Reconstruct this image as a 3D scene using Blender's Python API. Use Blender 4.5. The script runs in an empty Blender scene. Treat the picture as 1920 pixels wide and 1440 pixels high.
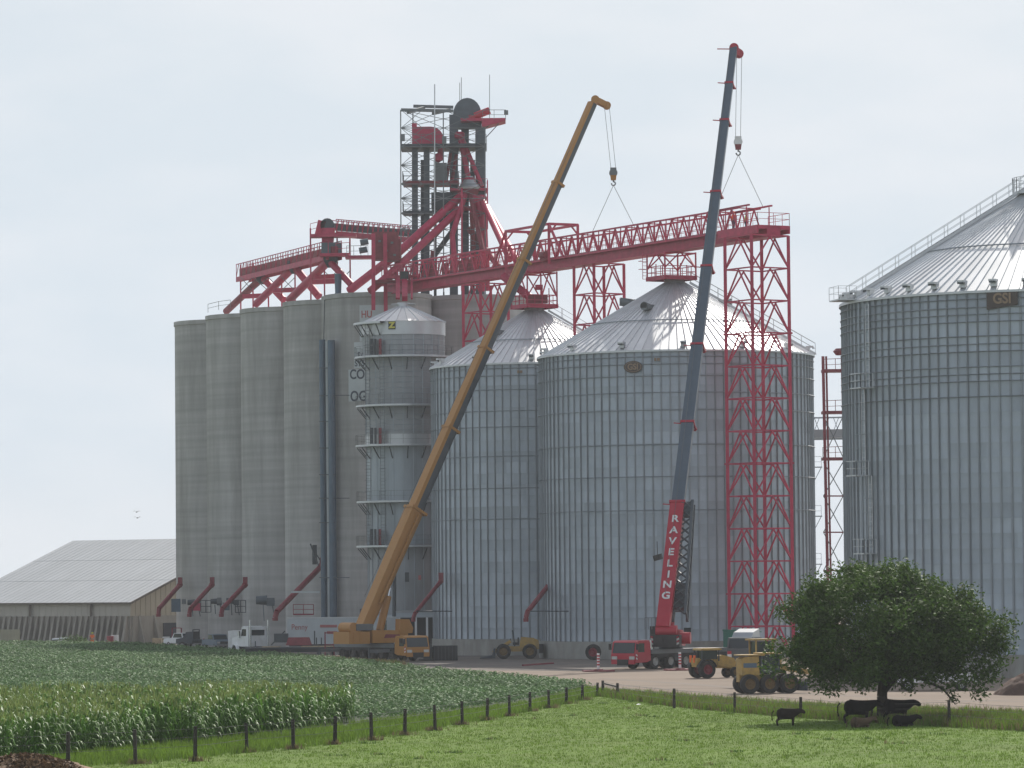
import bpy, math, random
import numpy as np
from mathutils import Vector, Matrix

random.seed(7)
rng = np.random.default_rng(7)
sc = bpy.context.scene
COL = sc.collection

# ------------------------------------------------------------------ camera
FPX, CAMH, PITCH, ROLL = 7600.0, 7.49, math.atan(370 / 7600.0), math.radians(0.55)
cam_d = bpy.data.cameras.new('camera')
cam = bpy.data.objects.new('camera', cam_d)
COL.objects.link(cam)
FWD = Vector((0, math.cos(PITCH), math.sin(PITCH)))
_r0, _u0 = Vector((1, 0, 0)), Vector((0, -math.sin(PITCH), math.cos(PITCH)))
RGT = math.cos(ROLL) * _r0 - math.sin(ROLL) * _u0
UPV = math.sin(ROLL) * _r0 + math.cos(ROLL) * _u0
CAMP = Vector((0, 0, CAMH))
_m = Matrix((RGT, UPV, -FWD)).transposed().to_4x4()
_m.translation = CAMP
cam.matrix_world = _m
cam_d.sensor_width = 36.0
cam_d.lens = 36.0 * FPX / 1920.0
cam_d.clip_start = 1.0
cam_d.clip_end = 9000.0
sc.camera = cam

# ------------------------------------------------------------------ sky, sun, exposure
SUN_EL, SUN_AZ = math.radians(39.5), math.radians(17.0)      # azimuth: from +Y (straight ahead) towards +X
world = bpy.data.worlds.new('World')
sc.world = world
world.use_nodes = True
nt = world.node_tree
bg = nt.nodes['Background']
sky = nt.nodes.new('ShaderNodeTexSky')
sky.sky_type = 'NISHITA'
sky.sun_disc = False
sky.sun_elevation = SUN_EL
sky.sun_rotation = SUN_AZ
sky.altitude = 0.0
sky.air_density = 1.0
sky.dust_density = 4.0
sky.ozone_density = 1.6
# summer haze: a pale veil that thickens with the path length towards the horizon, mottled by thin cloud
tc = nt.nodes.new('ShaderNodeTexCoord')
mp = nt.nodes.new('ShaderNodeMapping'); mp.inputs['Scale'].default_value = (9, 9, 26)
ns = nt.nodes.new('ShaderNodeTexNoise'); ns.inputs['Scale'].default_value = 1.5; ns.inputs['Detail'].default_value = 6
rp = nt.nodes.new('ShaderNodeMapRange')
rp.inputs['From Min'].default_value = 0.35; rp.inputs['From Max'].default_value = 0.65
rp.inputs['To Min'].default_value = 0.0; rp.inputs['To Max'].default_value = 1.0
cl = nt.nodes.new('ShaderNodeMix'); cl.data_type = 'RGBA'
cl.inputs[6].default_value = (8.4, 9.35, 10.25, 1)
cl.inputs[7].default_value = (9.4, 10.0, 10.7, 1)
sep = nt.nodes.new('ShaderNodeSeparateXYZ')
def wmath(op, a, b=None):
    q = nt.nodes.new('ShaderNodeMath'); q.operation = op
    for k, v in ((0, a), (1, b)):
        if v is None: continue
        if isinstance(v, (int, float)): q.inputs[k].default_value = v
        else: nt.links.new(v, q.inputs[k])
    return q.outputs[0]
mx = nt.nodes.new('ShaderNodeMix'); mx.data_type = 'RGBA'
nt.links.new(tc.outputs['Generated'], mp.inputs['Vector'])
nt.links.new(tc.outputs['Generated'], sep.inputs['Vector'])
nt.links.new(mp.outputs['Vector'], ns.inputs['Vector'])
nt.links.new(ns.outputs['Fac'], rp.inputs['Value'])
nt.links.new(rp.outputs['Result'], cl.inputs['Factor'])
veil = wmath('SUBTRACT', 1.0, wmath('EXPONENT', wmath('DIVIDE', -0.36, wmath('MAXIMUM', sep.outputs['Z'], 0.02))))
nt.links.new(veil, mx.inputs['Factor'])
nt.links.new(sky.outputs['Color'], mx.inputs[6])
nt.links.new(cl.outputs[2], mx.inputs[7])
nt.links.new(mx.outputs[2], bg.inputs['Color'])
bg.inputs['Strength'].default_value = 0.085
sun_d = bpy.data.lights.new('sun', 'SUN')
sun_d.energy = 4.6
sun_d.angle = math.radians(0.6)
sun_d.color = (1.0, 0.95, 0.87)
sun = bpy.data.objects.new('sun', sun_d)
COL.objects.link(sun)
SUNV = Vector((math.sin(SUN_AZ) * math.cos(SUN_EL), math.cos(SUN_AZ) * math.cos(SUN_EL), math.sin(SUN_EL)))
sun.rotation_euler = SUNV.to_track_quat('Z', 'Y').to_euler()
sun.location = (60, 300, 200)
sc.view_settings.view_transform = 'Standard'
sc.view_settings.look = 'None'
sc.view_settings.gamma = 1.0
sc.view_settings.use_curve_mapping = False
sc.view_settings.exposure = 0.0
sc.cycles.use_denoising = True
sc.cycles.max_bounces = 6
sc.cycles.volume_bounces = 0
sc.cycles.volume_step_rate = 4.0
sc.cycles.caustics_reflective = False
sc.cycles.caustics_refractive = False

# ------------------------------------------------------------------ helpers
def W(px, py, d):
    """World point seen at photograph pixel (px, py) at depth Y = d."""
    v = FWD + RGT * ((px - 960) / FPX) + UPV * ((720 - py) / FPX)
    return CAMP + v * (d / v.y)

def G(px, py, z=0.0):
    v = FWD + RGT * ((px - 960) / FPX) + UPV * ((720 - py) / FPX)
    return CAMP + v * ((z - CAMH) / v.z)

def hor(px):
    return 1090 + (960 - px) * 0.0096

def GD(px, d, z=0.0):
    """Point on level z below/above pixel column px at depth d."""
    p = W(px, 1090, d)
    return Vector((p.x, d, z))

WM = {}

def thing(name, label, cat, loc=(0, 0, 0), rotz=0.0, group=None, kind=None):
    o = bpy.data.objects.new(name, None)
    COL.objects.link(o)
    m = Matrix.Translation(Vector(loc)) @ Matrix.Rotation(rotz, 4, 'Z')
    o.matrix_world = m
    o.empty_display_size = 0.3
    WM[o.name] = m
    tag(o, label, cat, group, kind)
    return o

def tag(o, label=None, cat=None, group=None, kind=None):
    if label: o['label'] = label
    if cat: o['category'] = cat
    if group: o['group'] = group
    if kind: o['kind'] = kind
    return o

def add(name, me, parent=None, M=None, local=False, mat=None):
    o = bpy.data.objects.new(name, me)
    COL.objects.link(o)
    M = M or Matrix()
    if parent is not None:
        pm = WM[parent.name]
        mw = pm @ M if local else M
        o.parent = parent
        o.matrix_basis = pm.inverted() @ mw
    else:
        mw = M
        o.matrix_basis = mw
    WM[o.name] = mw
    return o

class MB:
    """Collects shapes and links them as ONE mesh object."""
    def __init__(self):
        self.v, self.f, self.mi, self.cur = [], [], [], 0
    def m(self, i):
        self.cur = i
        return self
    def raw(self, vs, fs):
        b = len(self.v)
        self.v += [tuple(x) for x in vs]
        for f in fs:
            self.f.append(tuple(b + i for i in f)); self.mi.append(self.cur)
        return self
    def box(self, c, s, R=None, taper=1.0):
        c = Vector(c); hx, hy, hz = s[0] / 2, s[1] / 2, s[2] / 2
        vs = []
        for z in (-1, 1):
            t = taper if z > 0 else 1.0
            for x, y in ((-1, -1), (1, -1), (1, 1), (-1, 1)):
                p = Vector((x * hx * t, y * hy * t, z * hz))
                vs.append(c + (R @ p if R else p))
        return self.raw(vs, [(0, 3, 2, 1), (4, 5, 6, 7), (0, 1, 5, 4), (1, 2, 6, 5), (2, 3, 7, 6), (3, 0, 4, 7)])
    def beam(self, p, q, w, h=None):
        p, q = Vector(p), Vector(q); h = h or w
        d = q - p; L = d.length
        if L < 1e-6: return self
        z = d / L
        x = Vector((0, 0, 1)).cross(z)
        if x.length < 1e-4: x = Vector((1, 0, 0))
        x.normalize(); y = z.cross(x)
        R = Matrix((x, y, z)).transposed()
        return self.box((p + q) / 2, (w, h, L), R)
    def cyl(self, p, q, r1, r2=None, n=12, caps=True):
        p, q = Vector(p), Vector(q); r2 = r1 if r2 is None else r2
        z = (q - p).normalized()
        x = Vector((0, 0, 1)).cross(z)
        if x.length < 1e-4: x = Vector((1, 0, 0))
        x.normalize(); y = z.cross(x)
        vs = []
        for c, r in ((p, r1), (q, r2)):
            for i in range(n):
                a = 2 * math.pi * i / n
                vs.append(c + x * (r * math.cos(a)) + y * (r * math.sin(a)))
        fs = [(i, (i + 1) % n, n + (i + 1) % n, n + i) for i in range(n)]
        if caps: fs += [tuple(range(n - 1, -1, -1)), tuple(range(n, 2 * n))]
        return self.raw(vs, fs)
    def tube(self, pts, rs, n=8):
        for i in range(len(pts) - 1):
            self.cyl(pts[i], pts[i + 1], rs[i], rs[i + 1], n)
        return self
    def prism(self, prof, y0, y1):
        """prof: (x, z) outline, extruded along y."""
        n = len(prof)
        vs = [(x, y0, z) for x, z in prof] + [(x, y1, z) for x, z in prof]
        fs = [(i, (i + 1) % n, n + (i + 1) % n, n + i) for i in range(n)]
        return self.raw(vs, fs + [tuple(range(n - 1, -1, -1)), tuple(range(n, 2 * n))])
    def lathe(self, prof, c=(0, 0, 0), n=24, axis='z', a0=0.0, a1=2 * math.pi):
        full = abs(a1 - a0 - 2 * math.pi) < 1e-6
        k = n if full else n + 1
        vs, fs = [], []
        for r, h in prof:
            for i in range(k):
                a = a0 + (a1 - a0) * i / n
                x, y = r * math.cos(a), r * math.sin(a)
                p = (x, y, h) if axis == 'z' else (x, h, y)
                vs.append((p[0] + c[0], p[1] + c[1], p[2] + c[2]))
        for j in range(len(prof) - 1):
            for i in range(n):
                i2 = (i + 1) % k
                f = (j * k + i, j * k + i2, (j + 1) * k + i2, (j + 1) * k + i)
                fs.append(f if axis == 'z' else f[::-1])
        return self.raw(vs, fs)
    def mesh(self, name, mats, smooth=False, auto=None):
        me = bpy.data.meshes.new(name)
        me.from_pydata(self.v, [], self.f)
        for m_ in (mats if isinstance(mats, (list, tuple)) else [mats]): me.materials.append(m_)
        if len(set(self.mi)) > 1: me.polygons.foreach_set('material_index', self.mi)
        if smooth: me.shade_smooth()
        if auto: 
            me.shade_smooth()
            try: me.set_sharp_from_angle(angle=math.radians(auto))
            except Exception: pass
        me.update()
        return me
    def put(self, name, mats, parent=None, local=False, M=None, smooth=False, auto=None):
        return add(name, self.mesh(name, mats, smooth, auto), parent, M, local)

def np_mesh(name, V, Q, mats, mi=None, smooth=False):
    """Mesh from numpy vertices and quads (fast)."""
    me = bpy.data.meshes.new(name)
    V = np.ascontiguousarray(V, dtype=np.float32); Q = np.ascontiguousarray(Q, dtype=np.int32)
    k = Q.shape[1]
    me.vertices.add(len(V)); me.vertices.foreach_set('co', V.ravel())
    me.loops.add(Q.size); me.loops.foreach_set('vertex_index', Q.ravel())
    me.polygons.add(len(Q))
    me.polygons.foreach_set('loop_start', np.arange(0, Q.size, k, dtype=np.int32))
    for m_ in mats: me.materials.append(m_)
    if mi is not None: me.polygons.foreach_set('material_index', np.ascontiguousarray(mi, dtype=np.int32))
    me.update(calc_edges=True)
    if smooth: me.shade_smooth()
    return me

_unit = {}
def unit(shape, mat):
    k = (shape, mat.name)
    if k not in _unit:
        b = MB()
        if shape == 'box': b.box((0, 0, 0.5), (1, 1, 1))
        else: b.cyl((0, 0, 0), (0, 0, 1), 0.5, 0.5, 10 if shape == 'cyl' else 20)
        _unit[k] = b.mesh(shape + '_' + mat.name, mat, auto=50 if shape != 'box' else None)
    return _unit[k]

def bar(parent, name, p, q, w, mat, h=None, shape='box', local=False):
    """One straight member as an object of its own; alike members share mesh data."""
    p, q = Vector(p), Vector(q)
    d = q - p; L = d.length
    z = d / L
    x = Vector((0, 0, 1)).cross(z)
    if x.length < 1e-4: x = Vector((1, 0, 0))
    x.normalize(); y = z.cross(x)
    R = Matrix((x, y, z)).transposed().to_4x4()
    M = Matrix.Translation(p) @ R @ Matrix.Diagonal((w, h or w, L, 1))
    return add(name, unit(shape, mat), parent, M, local)

def pipe(parent, name, p, q, dia, mat):
    return bar(parent, name, p, q, dia, mat, shape='pipe')

# ------------------------------------------------------------------ materials
def mat(name, col, rough=0.6, metal=0.0, var=0.12, scale=0.7, squash=(1, 1, 1), bump=0.0, bscale=8.0, obj=0.0, spec=None, dirt=None, transl=0.0, island=0.0, band=0.0, bays=0):
    m = bpy.data.materials.new(name)
    m.use_nodes = True
    t = m.node_tree; N = t.nodes; L = t.links
    b = N['Principled BSDF']
    b.inputs['Roughness'].default_value = rough
    b.inputs['Metallic'].default_value = metal
    if spec is not None: b.inputs['Specular IOR Level'].default_value = spec
    geo = N.new('ShaderNodeNewGeometry')
    mapn = N.new('ShaderNodeMapping'); mapn.inputs['Scale'].default_value = squash
    L.new(geo.outputs['Position'], mapn.inputs['Vector'])
    n1 = N.new('ShaderNodeTexNoise'); n1.inputs['Scale'].default_value = scale; n1.inputs['Detail'].default_value = 6; n1.inputs['Roughness'].default_value = 0.62
    L.new(mapn.outputs['Vector'], n1.inputs['Vector'])
    mr = N.new('ShaderNodeMapRange')
    mr.inputs['From Min'].default_value = 0.3; mr.inputs['From Max'].default_value = 0.7
    mr.inputs['To Min'].default_value = 1 - var; mr.inputs['To Max'].default_value = 1 + var
    L.new(n1.outputs['Fac'], mr.inputs['Value'])
    fac = mr.outputs['Result']
    def mul(a, bsock):
        q = N.new('ShaderNodeMath'); q.operation = 'MULTIPLY'
        L.new(a, q.inputs[0]); L.new(bsock, q.inputs[1]); return q.outputs[0]
    def spread(sock, amt):
        q = N.new('ShaderNodeMapRange')
        q.inputs['To Min'].default_value = 1 - amt; q.inputs['To Max'].default_value = 1 + amt
        L.new(sock, q.inputs['Value']); return q.outputs['Result']
    if obj:
        oi = N.new('ShaderNodeObjectInfo'); fac = mul(fac, spread(oi.outputs['Random'], obj))
    if bays:                                   # every wall sheet its own mill tone
        tcn = N.new('ShaderNodeTexCoord'); sp_ = N.new('ShaderNodeSeparateXYZ'); L.new(tcn.outputs['Object'], sp_.inputs['Vector'])
        at = N.new('ShaderNodeMath'); at.operation = 'ARCTAN2'; L.new(sp_.outputs['Y'], at.inputs[0]); L.new(sp_.outputs['X'], at.inputs[1])
        ml = N.new('ShaderNodeMath'); ml.operation = 'MULTIPLY'; L.new(at.outputs[0], ml.inputs[0]); ml.inputs[1].default_value = bays / (2 * math.pi)
        oi2 = N.new('ShaderNodeObjectInfo')
        ad = N.new('ShaderNodeMath'); ad.operation = 'ADD'; L.new(ml.outputs[0], ad.inputs[0]); L.new(oi2.outputs['Random'], ad.inputs[1])
        fl = N.new('ShaderNodeMath'); fl.operation = 'FLOOR'; L.new(ad.outputs[0], fl.inputs[0])
        cx_ = N.new('ShaderNodeCombineXYZ'); L.new(fl.outputs[0], cx_.inputs['X']); L.new(oi2.outputs['Random'], cx_.inputs['Y'])
        wn = N.new('ShaderNodeTexWhiteNoise'); wn.noise_dimensions = '3D'; L.new(cx_.outputs['Vector'], wn.inputs['Vector'])
        fac = mul(fac, spread(wn.outputs['Value'], .09))
    if island:
        fac = mul(fac, spread(geo.outputs['Random Per Island'], island))
    if band:
        mp2 = N.new('ShaderNodeMapping'); mp2.inputs['Scale'].default_value = (0.03, 0.03, 1.6)
        L.new(geo.outputs['Position'], mp2.inputs['Vector'])
        n4 = N.new('ShaderNodeTexNoise'); n4.inputs['Scale'].default_value = 1.0; n4.inputs['Detail'].default_value = 4
        L.new(mp2.outputs['Vector'], n4.inputs['Vector'])
        q = N.new('ShaderNodeMapRange'); q.inputs['From Min'].default_value = .3; q.inputs['From Max'].default_value = .7
        q.inputs['To Min'].default_value = 1 - band; q.inputs['To Max'].default_value = 1 + band
        L.new(n4.outputs['Fac'], q.inputs['Value']); fac = mul(fac, q.outputs['Result'])
    vm = N.new('ShaderNodeVectorMath'); vm.operation = 'SCALE'
    vm.inputs[0].default_value = col[:3]
    L.new(fac, vm.inputs['Scale'])
    cs = vm.outputs['Vector']
    if dirt:                                   # (colour, amount, scale): patchy wear
        n3 = N.new('ShaderNodeTexNoise'); n3.inputs['Scale'].default_value = dirt[2]; n3.inputs['Detail'].default_value = 7; n3.inputs['Roughness'].default_value = 0.7
        L.new(mapn.outputs['Vector'], n3.inputs['Vector'])
        r3 = N.new('ShaderNodeMapRange'); r3.inputs['From Min'].default_value = 0.45; r3.inputs['From Max'].default_value = 0.7
        r3.inputs['To Max'].default_value = dirt[1]
        L.new(n3.outputs['Fac'], r3.inputs['Value'])
        mx_ = N.new('ShaderNodeMix'); mx_.data_type = 'RGBA'
        L.new(r3.outputs['Result'], mx_.inputs['Factor']); L.new(cs, mx_.inputs[6]); mx_.inputs[7].default_value = (*dirt[0], 1)
        cs = mx_.outputs[2]
    L.new(cs, b.inputs['Base Color'])
    if bump:
        n2 = N.new('ShaderNodeTexNoise'); n2.inputs['Scale'].default_value = bscale; n2.inputs['Detail'].default_value = 5
        L.new(mapn.outputs['Vector'], n2.inputs['Vector'])
        bp = N.new('ShaderNodeBump'); bp.inputs['Strength'].default_value = bump; bp.inputs['Distance'].default_value = 0.1
        L.new(n2.outputs['Fac'], bp.inputs['Height']); L.new(bp.outputs['Normal'], b.inputs['Normal'])
    if transl:
        tr = N.new('ShaderNodeBsdfTranslucent')
        L.new(cs, tr.inputs['Color'])
        ms = N.new('ShaderNodeMixShader'); ms.inputs['Fac'].default_value = transl
        L.new(b.outputs['BSDF'], ms.inputs[1]); L.new(tr.outputs['BSDF'], ms.inputs[2])
        L.new(ms.outputs['Shader'], N['Material Output'].inputs['Surface'])
    return m

X = {}
X['red'] = mat('red_paint', (0.45, 0.026, 0.080), 0.5, var=0.2, scale=1.5, obj=0.12)
X['darkred'] = mat('weathered_red_paint', (0.22, 0.032, 0.045), 0.6, var=0.25, scale=2)
X['crane_red'] = mat('crane_red_paint', (0.44, 0.012, 0.035), 0.4, var=0.06)
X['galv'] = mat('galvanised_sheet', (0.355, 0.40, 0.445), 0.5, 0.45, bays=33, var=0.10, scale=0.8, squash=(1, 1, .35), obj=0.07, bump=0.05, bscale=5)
X['galv_rib'] = mat('galvanised_stiffener', (0.29, 0.32, 0.355), 0.55, 0.35, var=0.10, obj=0.14)  # darker than the wall sheets: shade beside the ribs put into the colour
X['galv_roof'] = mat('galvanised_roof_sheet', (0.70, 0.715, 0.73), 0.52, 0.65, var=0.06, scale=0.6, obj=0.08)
X['galv_new'] = mat('bright_galvanised_sheet', (0.52, 0.54, 0.56), 0.4, 0.6, var=0.06, scale=0.8, obj=0.06)
X['galv_dim'] = mat('perforated_screen_sheet', (0.30, 0.315, 0.335), 0.55, 0.4, var=0.14, scale=1.1, squash=(1, 1, .25), obj=0.08)
X['conc'] = mat('weathered_concrete', (0.415, 0.408, 0.405), 0.9, var=0.15, scale=0.55, squash=(1, 1, .10), bump=0.15, bscale=3, obj=0.03, dirt=((0.21, 0.205, 0.195), 0.65, 0.34), band=0.14)
X['conc_base'] = mat('foundation_concrete', (0.32, 0.32, 0.30), 0.9, var=0.2, scale=0.9, squash=(1, 1, .3), bump=0.1, dirt=((0.2, 0.17, 0.14), 0.5, 0.8))
X['dark'] = mat('dark_steel', (0.055, 0.068, 0.08), 0.55, 0.2, var=0.2, obj=0.15)
X['greysteel'] = mat('grey_steel', (0.16, 0.175, 0.185), 0.55, 0.3, var=0.15, obj=0.1)
X['greenish'] = mat('grey_green_leg_casing', (0.095, 0.12, 0.14), 0.55, 0.2, var=0.15, scale=1.2)
X['bluepipe'] = mat('blue_grey_pipe', (0.085, 0.13, 0.18), 0.5, 0.2, var=0.15)
X['yellow'] = mat('crane_yellow_paint', (0.45, 0.205, 0.038), 0.5, var=0.12, scale=1.2, dirt=((0.25, 0.13, 0.05), 0.35, 1.2))
X['yellow_m'] = mat('machine_yellow_paint', (0.44, 0.28, 0.07), 0.6, var=0.2, scale=2, dirt=((0.22, 0.16, 0.09), 0.75, 1.5))
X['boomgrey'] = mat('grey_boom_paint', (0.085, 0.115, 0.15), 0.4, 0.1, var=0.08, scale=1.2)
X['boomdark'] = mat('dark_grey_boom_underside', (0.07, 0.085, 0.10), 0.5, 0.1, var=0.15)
X['tyre'] = mat('tyre_rubber', (0.022, 0.022, 0.023), 0.85, var=0.25, scale=4, dirt=((0.10, 0.08, 0.06), 0.5, 3))
X['rim'] = mat('wheel_rim_paint', (0.42, 0.42, 0.41), 0.5, 0.2, var=0.2, scale=5)
X['rim_dark'] = mat('dark_wheel_rim_paint', (0.09, 0.085, 0.08), 0.7, var=0.2, scale=5)
X['track'] = mat('compacted_wheel_track', (0.195, 0.157, 0.128), 0.95, var=0.15, scale=0.5, squash=(.4, 1, 1), bump=0.2, bscale=6)
X['rim_y'] = mat('yellow_wheel_rim_paint', (0.17, 0.11, 0.045), 0.8, var=0.2, scale=4)
X['glass'] = mat('dark_window_glass', (0.02, 0.028, 0.035), 0.08, var=0.1)
X['white'] = mat('white_paint', (0.80, 0.81, 0.82), 0.4, var=0.05, scale=1.2, dirt=((0.5, 0.48, 0.45), 0.4, 1.0))
X['lamp'] = mat('headlamp_glass', (0.55, 0.56, 0.57), 0.15, 0.3, var=0.05)
X['chrome'] = mat('chrome_rod', (0.62, 0.64, 0.66), 0.2, 0.9, var=0.04)
X['black'] = mat('black_plastic', (0.02, 0.02, 0.022), 0.6, var=0.2)
X['wood'] = mat('weathered_post_wood', (0.045, 0.036, 0.032), 0.9, var=0.35, scale=6, squash=(1, 1, .2), bump=0.3, obj=0.25)
X['timber'] = mat('pale_timber', (0.46, 0.36, 0.24), 0.8, var=0.2, scale=3, obj=0.15)
X['wire'] = mat('fence_wire', (0.12, 0.115, 0.11), 0.6, 0.4)
X['rope'] = mat('wire_rope', (0.13, 0.13, 0.135), 0.6, 0.3)
X['beige'] = mat('beige_siding', (0.36, 0.325, 0.255), 0.7, var=0.07, scale=0.5, obj=0.05)
X['greywall'] = mat('pale_grey_siding', (0.40, 0.385, 0.35), 0.7, var=0.06, scale=0.4, obj=0.04)
X['shedroof'] = mat('pale_metal_roofing', (0.36, 0.38, 0.40), 0.6, 0.2, var=0.05, scale=0.25, obj=0.03)
X['trim'] = mat('brown_trim', (0.12, 0.105, 0.09), 0.7)
X['precast'] = mat('precast_concrete', (0.27, 0.255, 0.225), 0.9, var=0.18, scale=0.8, squash=(1, 1, .4), obj=0.12)
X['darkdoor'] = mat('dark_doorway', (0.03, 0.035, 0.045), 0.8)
X['sign_white'] = mat('faded_white_sign_paint', (0.50, 0.54, 0.56), 0.7, var=0.08, scale=1.0)
X['ink'] = mat('dark_blue_lettering', (0.04, 0.055, 0.085), 0.6)
X['ink_red'] = mat('faded_red_lettering', (0.40, 0.12, 0.12), 0.6)
X['letter_white'] = mat('white_lettering', (0.78, 0.78, 0.78), 0.5)
X['logo_brown'] = mat('dark_brown_logo_ground', (0.075, 0.058, 0.052), 0.6)
X['logo_tan'] = mat('tan_logo_print', (0.27, 0.19, 0.13), 0.6)
X['sign_black'] = mat('black_sign_ground', (0.02, 0.022, 0.02), 0.5)
X['sign_yellow'] = mat('yellow_sign_print', (0.62, 0.56, 0.08), 0.5)
X['green_paint'] = mat('green_bin_paint', (0.03, 0.17, 0.13), 0.5, var=0.12, scale=1.2)
X['orange_vis'] = mat('orange_hi_vis', (0.85, 0.16, 0.03), 0.7)
X['yellow_vis'] = mat('yellow_hi_vis', (0.55, 0.60, 0.06), 0.7)
X['denim'] = mat('dark_blue_denim', (0.05, 0.07, 0.12), 0.8)
X['skin'] = mat('skin', (0.42, 0.24, 0.17), 0.6, var=0.05)
X['hide'] = mat('black_hide', (0.010, 0.009, 0.009), 0.9, spec=.05, var=0.3, scale=3)
X['hide_brown'] = mat('dark_brown_hide', (0.028, 0.020, 0.017), 0.9, spec=.05, var=0.3, scale=3)
X['hide_tan'] = mat('tan_hide', (0.11, 0.075, 0.05), 0.9, spec=.05, var=0.25, scale=3)
X['bark'] = mat('tree_bark', (0.055, 0.045, 0.036), 0.95, var=0.3, scale=5, squash=(1, 1, .2), bump=0.5)
X['leaf'] = mat('tree_leaf', (0.078, 0.135, 0.028), 0.65, spec=0.2, var=0.25, scale=0.5, island=0.4, transl=0.22)
X['corn'] = mat('corn_leaf', (0.105, 0.22, 0.034), 0.5, spec=0.14, var=0.25, scale=0.35, island=0.3, transl=0.30)
X['tassel'] = mat('corn_tassel', (0.215, 0.27, 0.085), 0.8, spec=0.15, var=0.2, island=0.3, transl=0.3)
X['soy'] = mat('soybean_leaf', (0.125, 0.215, 0.085), 0.6, spec=0.10, var=0.28, scale=0.06, island=0.35, transl=0.2)
X['grass'] = mat('grass_blade', (0.155, 0.245, 0.034), 0.7, spec=0.15, var=0.25, scale=0.12, island=0.35, transl=0.3)
X['drygrass'] = mat('dry_grass_blade', (0.20, 0.16, 0.085), 0.8, spec=0.1, var=0.25, scale=0.2, island=0.35, transl=0.25)
X['weed'] = mat('weed_leaf', (0.085, 0.15, 0.035), 0.65, spec=0.2, var=0.2, island=0.3, transl=0.25)
X['straw'] = mat('straw', (0.17, 0.10, 0.05), 0.85, var=0.3, island=0.6)
X['dirt'] = mat('brown_dirt', (0.10, 0.06, 0.045), 0.95, var=0.3, scale=1.5, bump=0.6, bscale=3)
X['gravel'] = mat('gravel', (0.255, 0.205, 0.165), 0.95, spec=0.15, var=0.10, scale=0.25, bump=0.25, bscale=6, squash=(.3, 1, 1), dirt=((0.185, 0.148, 0.12), 0.7, 0.16))
X['asphaltm'] = mat('darker_yard_ground', (0.165, 0.148, 0.135), 0.95, spec=0.15, var=0.12, scale=0.4, bump=0.2, bscale=6, dirt=((0.28, 0.23, 0.18), 0.5, 0.12))
X['pasture'] = mat('pasture_turf', (0.115, 0.185, 0.029), 0.9, spec=0.1, var=0.22, scale=0.16, bump=0.5, bscale=5, dirt=((0.15, 0.19, 0.05), 0.6, 0.35))
X['soil'] = mat('field_soil', (0.05, 0.075, 0.03), 0.95, var=0.2, scale=0.5)
X['land'] = mat('far_grassland', (0.12, 0.15, 0.06), 0.95, var=0.2, scale=0.02)

# ---- meshes that need evaluating (text, skinned bodies) are made before the scene fills up
def text_mesh(body, size, mat_, ext=0.01, bold=0.0, align='CENTER', narrow=1.0):
    cu = bpy.data.curves.new('lettering', 'FONT')
    cu.body = body; cu.size = size; cu.extrude = ext; cu.offset = bold
    cu.align_x = align; cu.align_y = 'CENTER'
    o = bpy.data.objects.new('lettering_source', cu)
    o.scale = (narrow, 1, 1)
    COL.objects.link(o)
    dg = bpy.context.evaluated_depsgraph_get()
    me = bpy.data.meshes.new_from_object(o.evaluated_get(dg))
    me.name = 'lettering'
    me.transform(Matrix.Diagonal((narrow, 1, 1, 1)))
    me.materials.clear(); me.materials.append(mat_)
    bpy.data.objects.remove(o); bpy.data.curves.remove(cu)
    return me

def skin_mesh(nodes, edges, sub=2, root=0):
    """One continuous surface grown over a skeleton: nodes (x, y, z, radius)."""
    me = bpy.data.meshes.new('skeleton')
    me.from_pydata([n[:3] for n in nodes], edges, [])
    o = bpy.data.objects.new('skeleton', me)
    COL.objects.link(o)
    o.modifiers.new('Skin', 'SKIN')
    if not me.skin_vertices: pass
    for i, n in enumerate(nodes):
        d = me.skin_vertices[0].data[i]
        r = n[3]; d.radius = r if isinstance(r, tuple) else (r, r)
        d.use_root = (i == root)
    s = o.modifiers.new('Sub', 'SUBSURF'); s.levels = sub; s.render_levels = sub
    dg = bpy.context.evaluated_depsgraph_get()
    out = bpy.data.meshes.new_from_object(o.evaluated_get(dg))
    vs = [tuple(v.co) for v in out.vertices]; fs = [tuple(p.vertices) for p in out.polygons]
    bpy.data.objects.remove(o); bpy.data.meshes.remove(me); bpy.data.meshes.remove(out)
    return vs, fs

TXT = {}
for key, s, size, m_, bold, nar in (
        ('gsi', 'GSI', 1.0, 'logo_tan', 0.03, 0.95), ('z', 'Z', 1.0, 'sign_yellow', 0.06, 1.1),
        ('fa', 'FARM', 0.95, 'ink', 0.02, 0.8), ('sy', 'SYS', 0.95, 'ink', 0.02, 0.8),
        ('co', 'CO-OP', 1.5, 'ink', 0.03, 0.8), ('og', 'OGILVIE', 1.6, 'ink', 0.03, 0.8), ('hu', 'HU', 1.1, 'ink_red', 0.02, 0.8),
        ('penny', 'Penny', 1.35, 'ink_red', 0.0, 0.85),):
    TXT[key] = text_mesh(s, size, X[m_], 0.012, bold, narrow=nar)
for ch in 'RAVELING':
    TXT['red_' + ch] = text_mesh(ch, 1.28, X['letter_white'], 0.012, 0.035)

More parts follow.
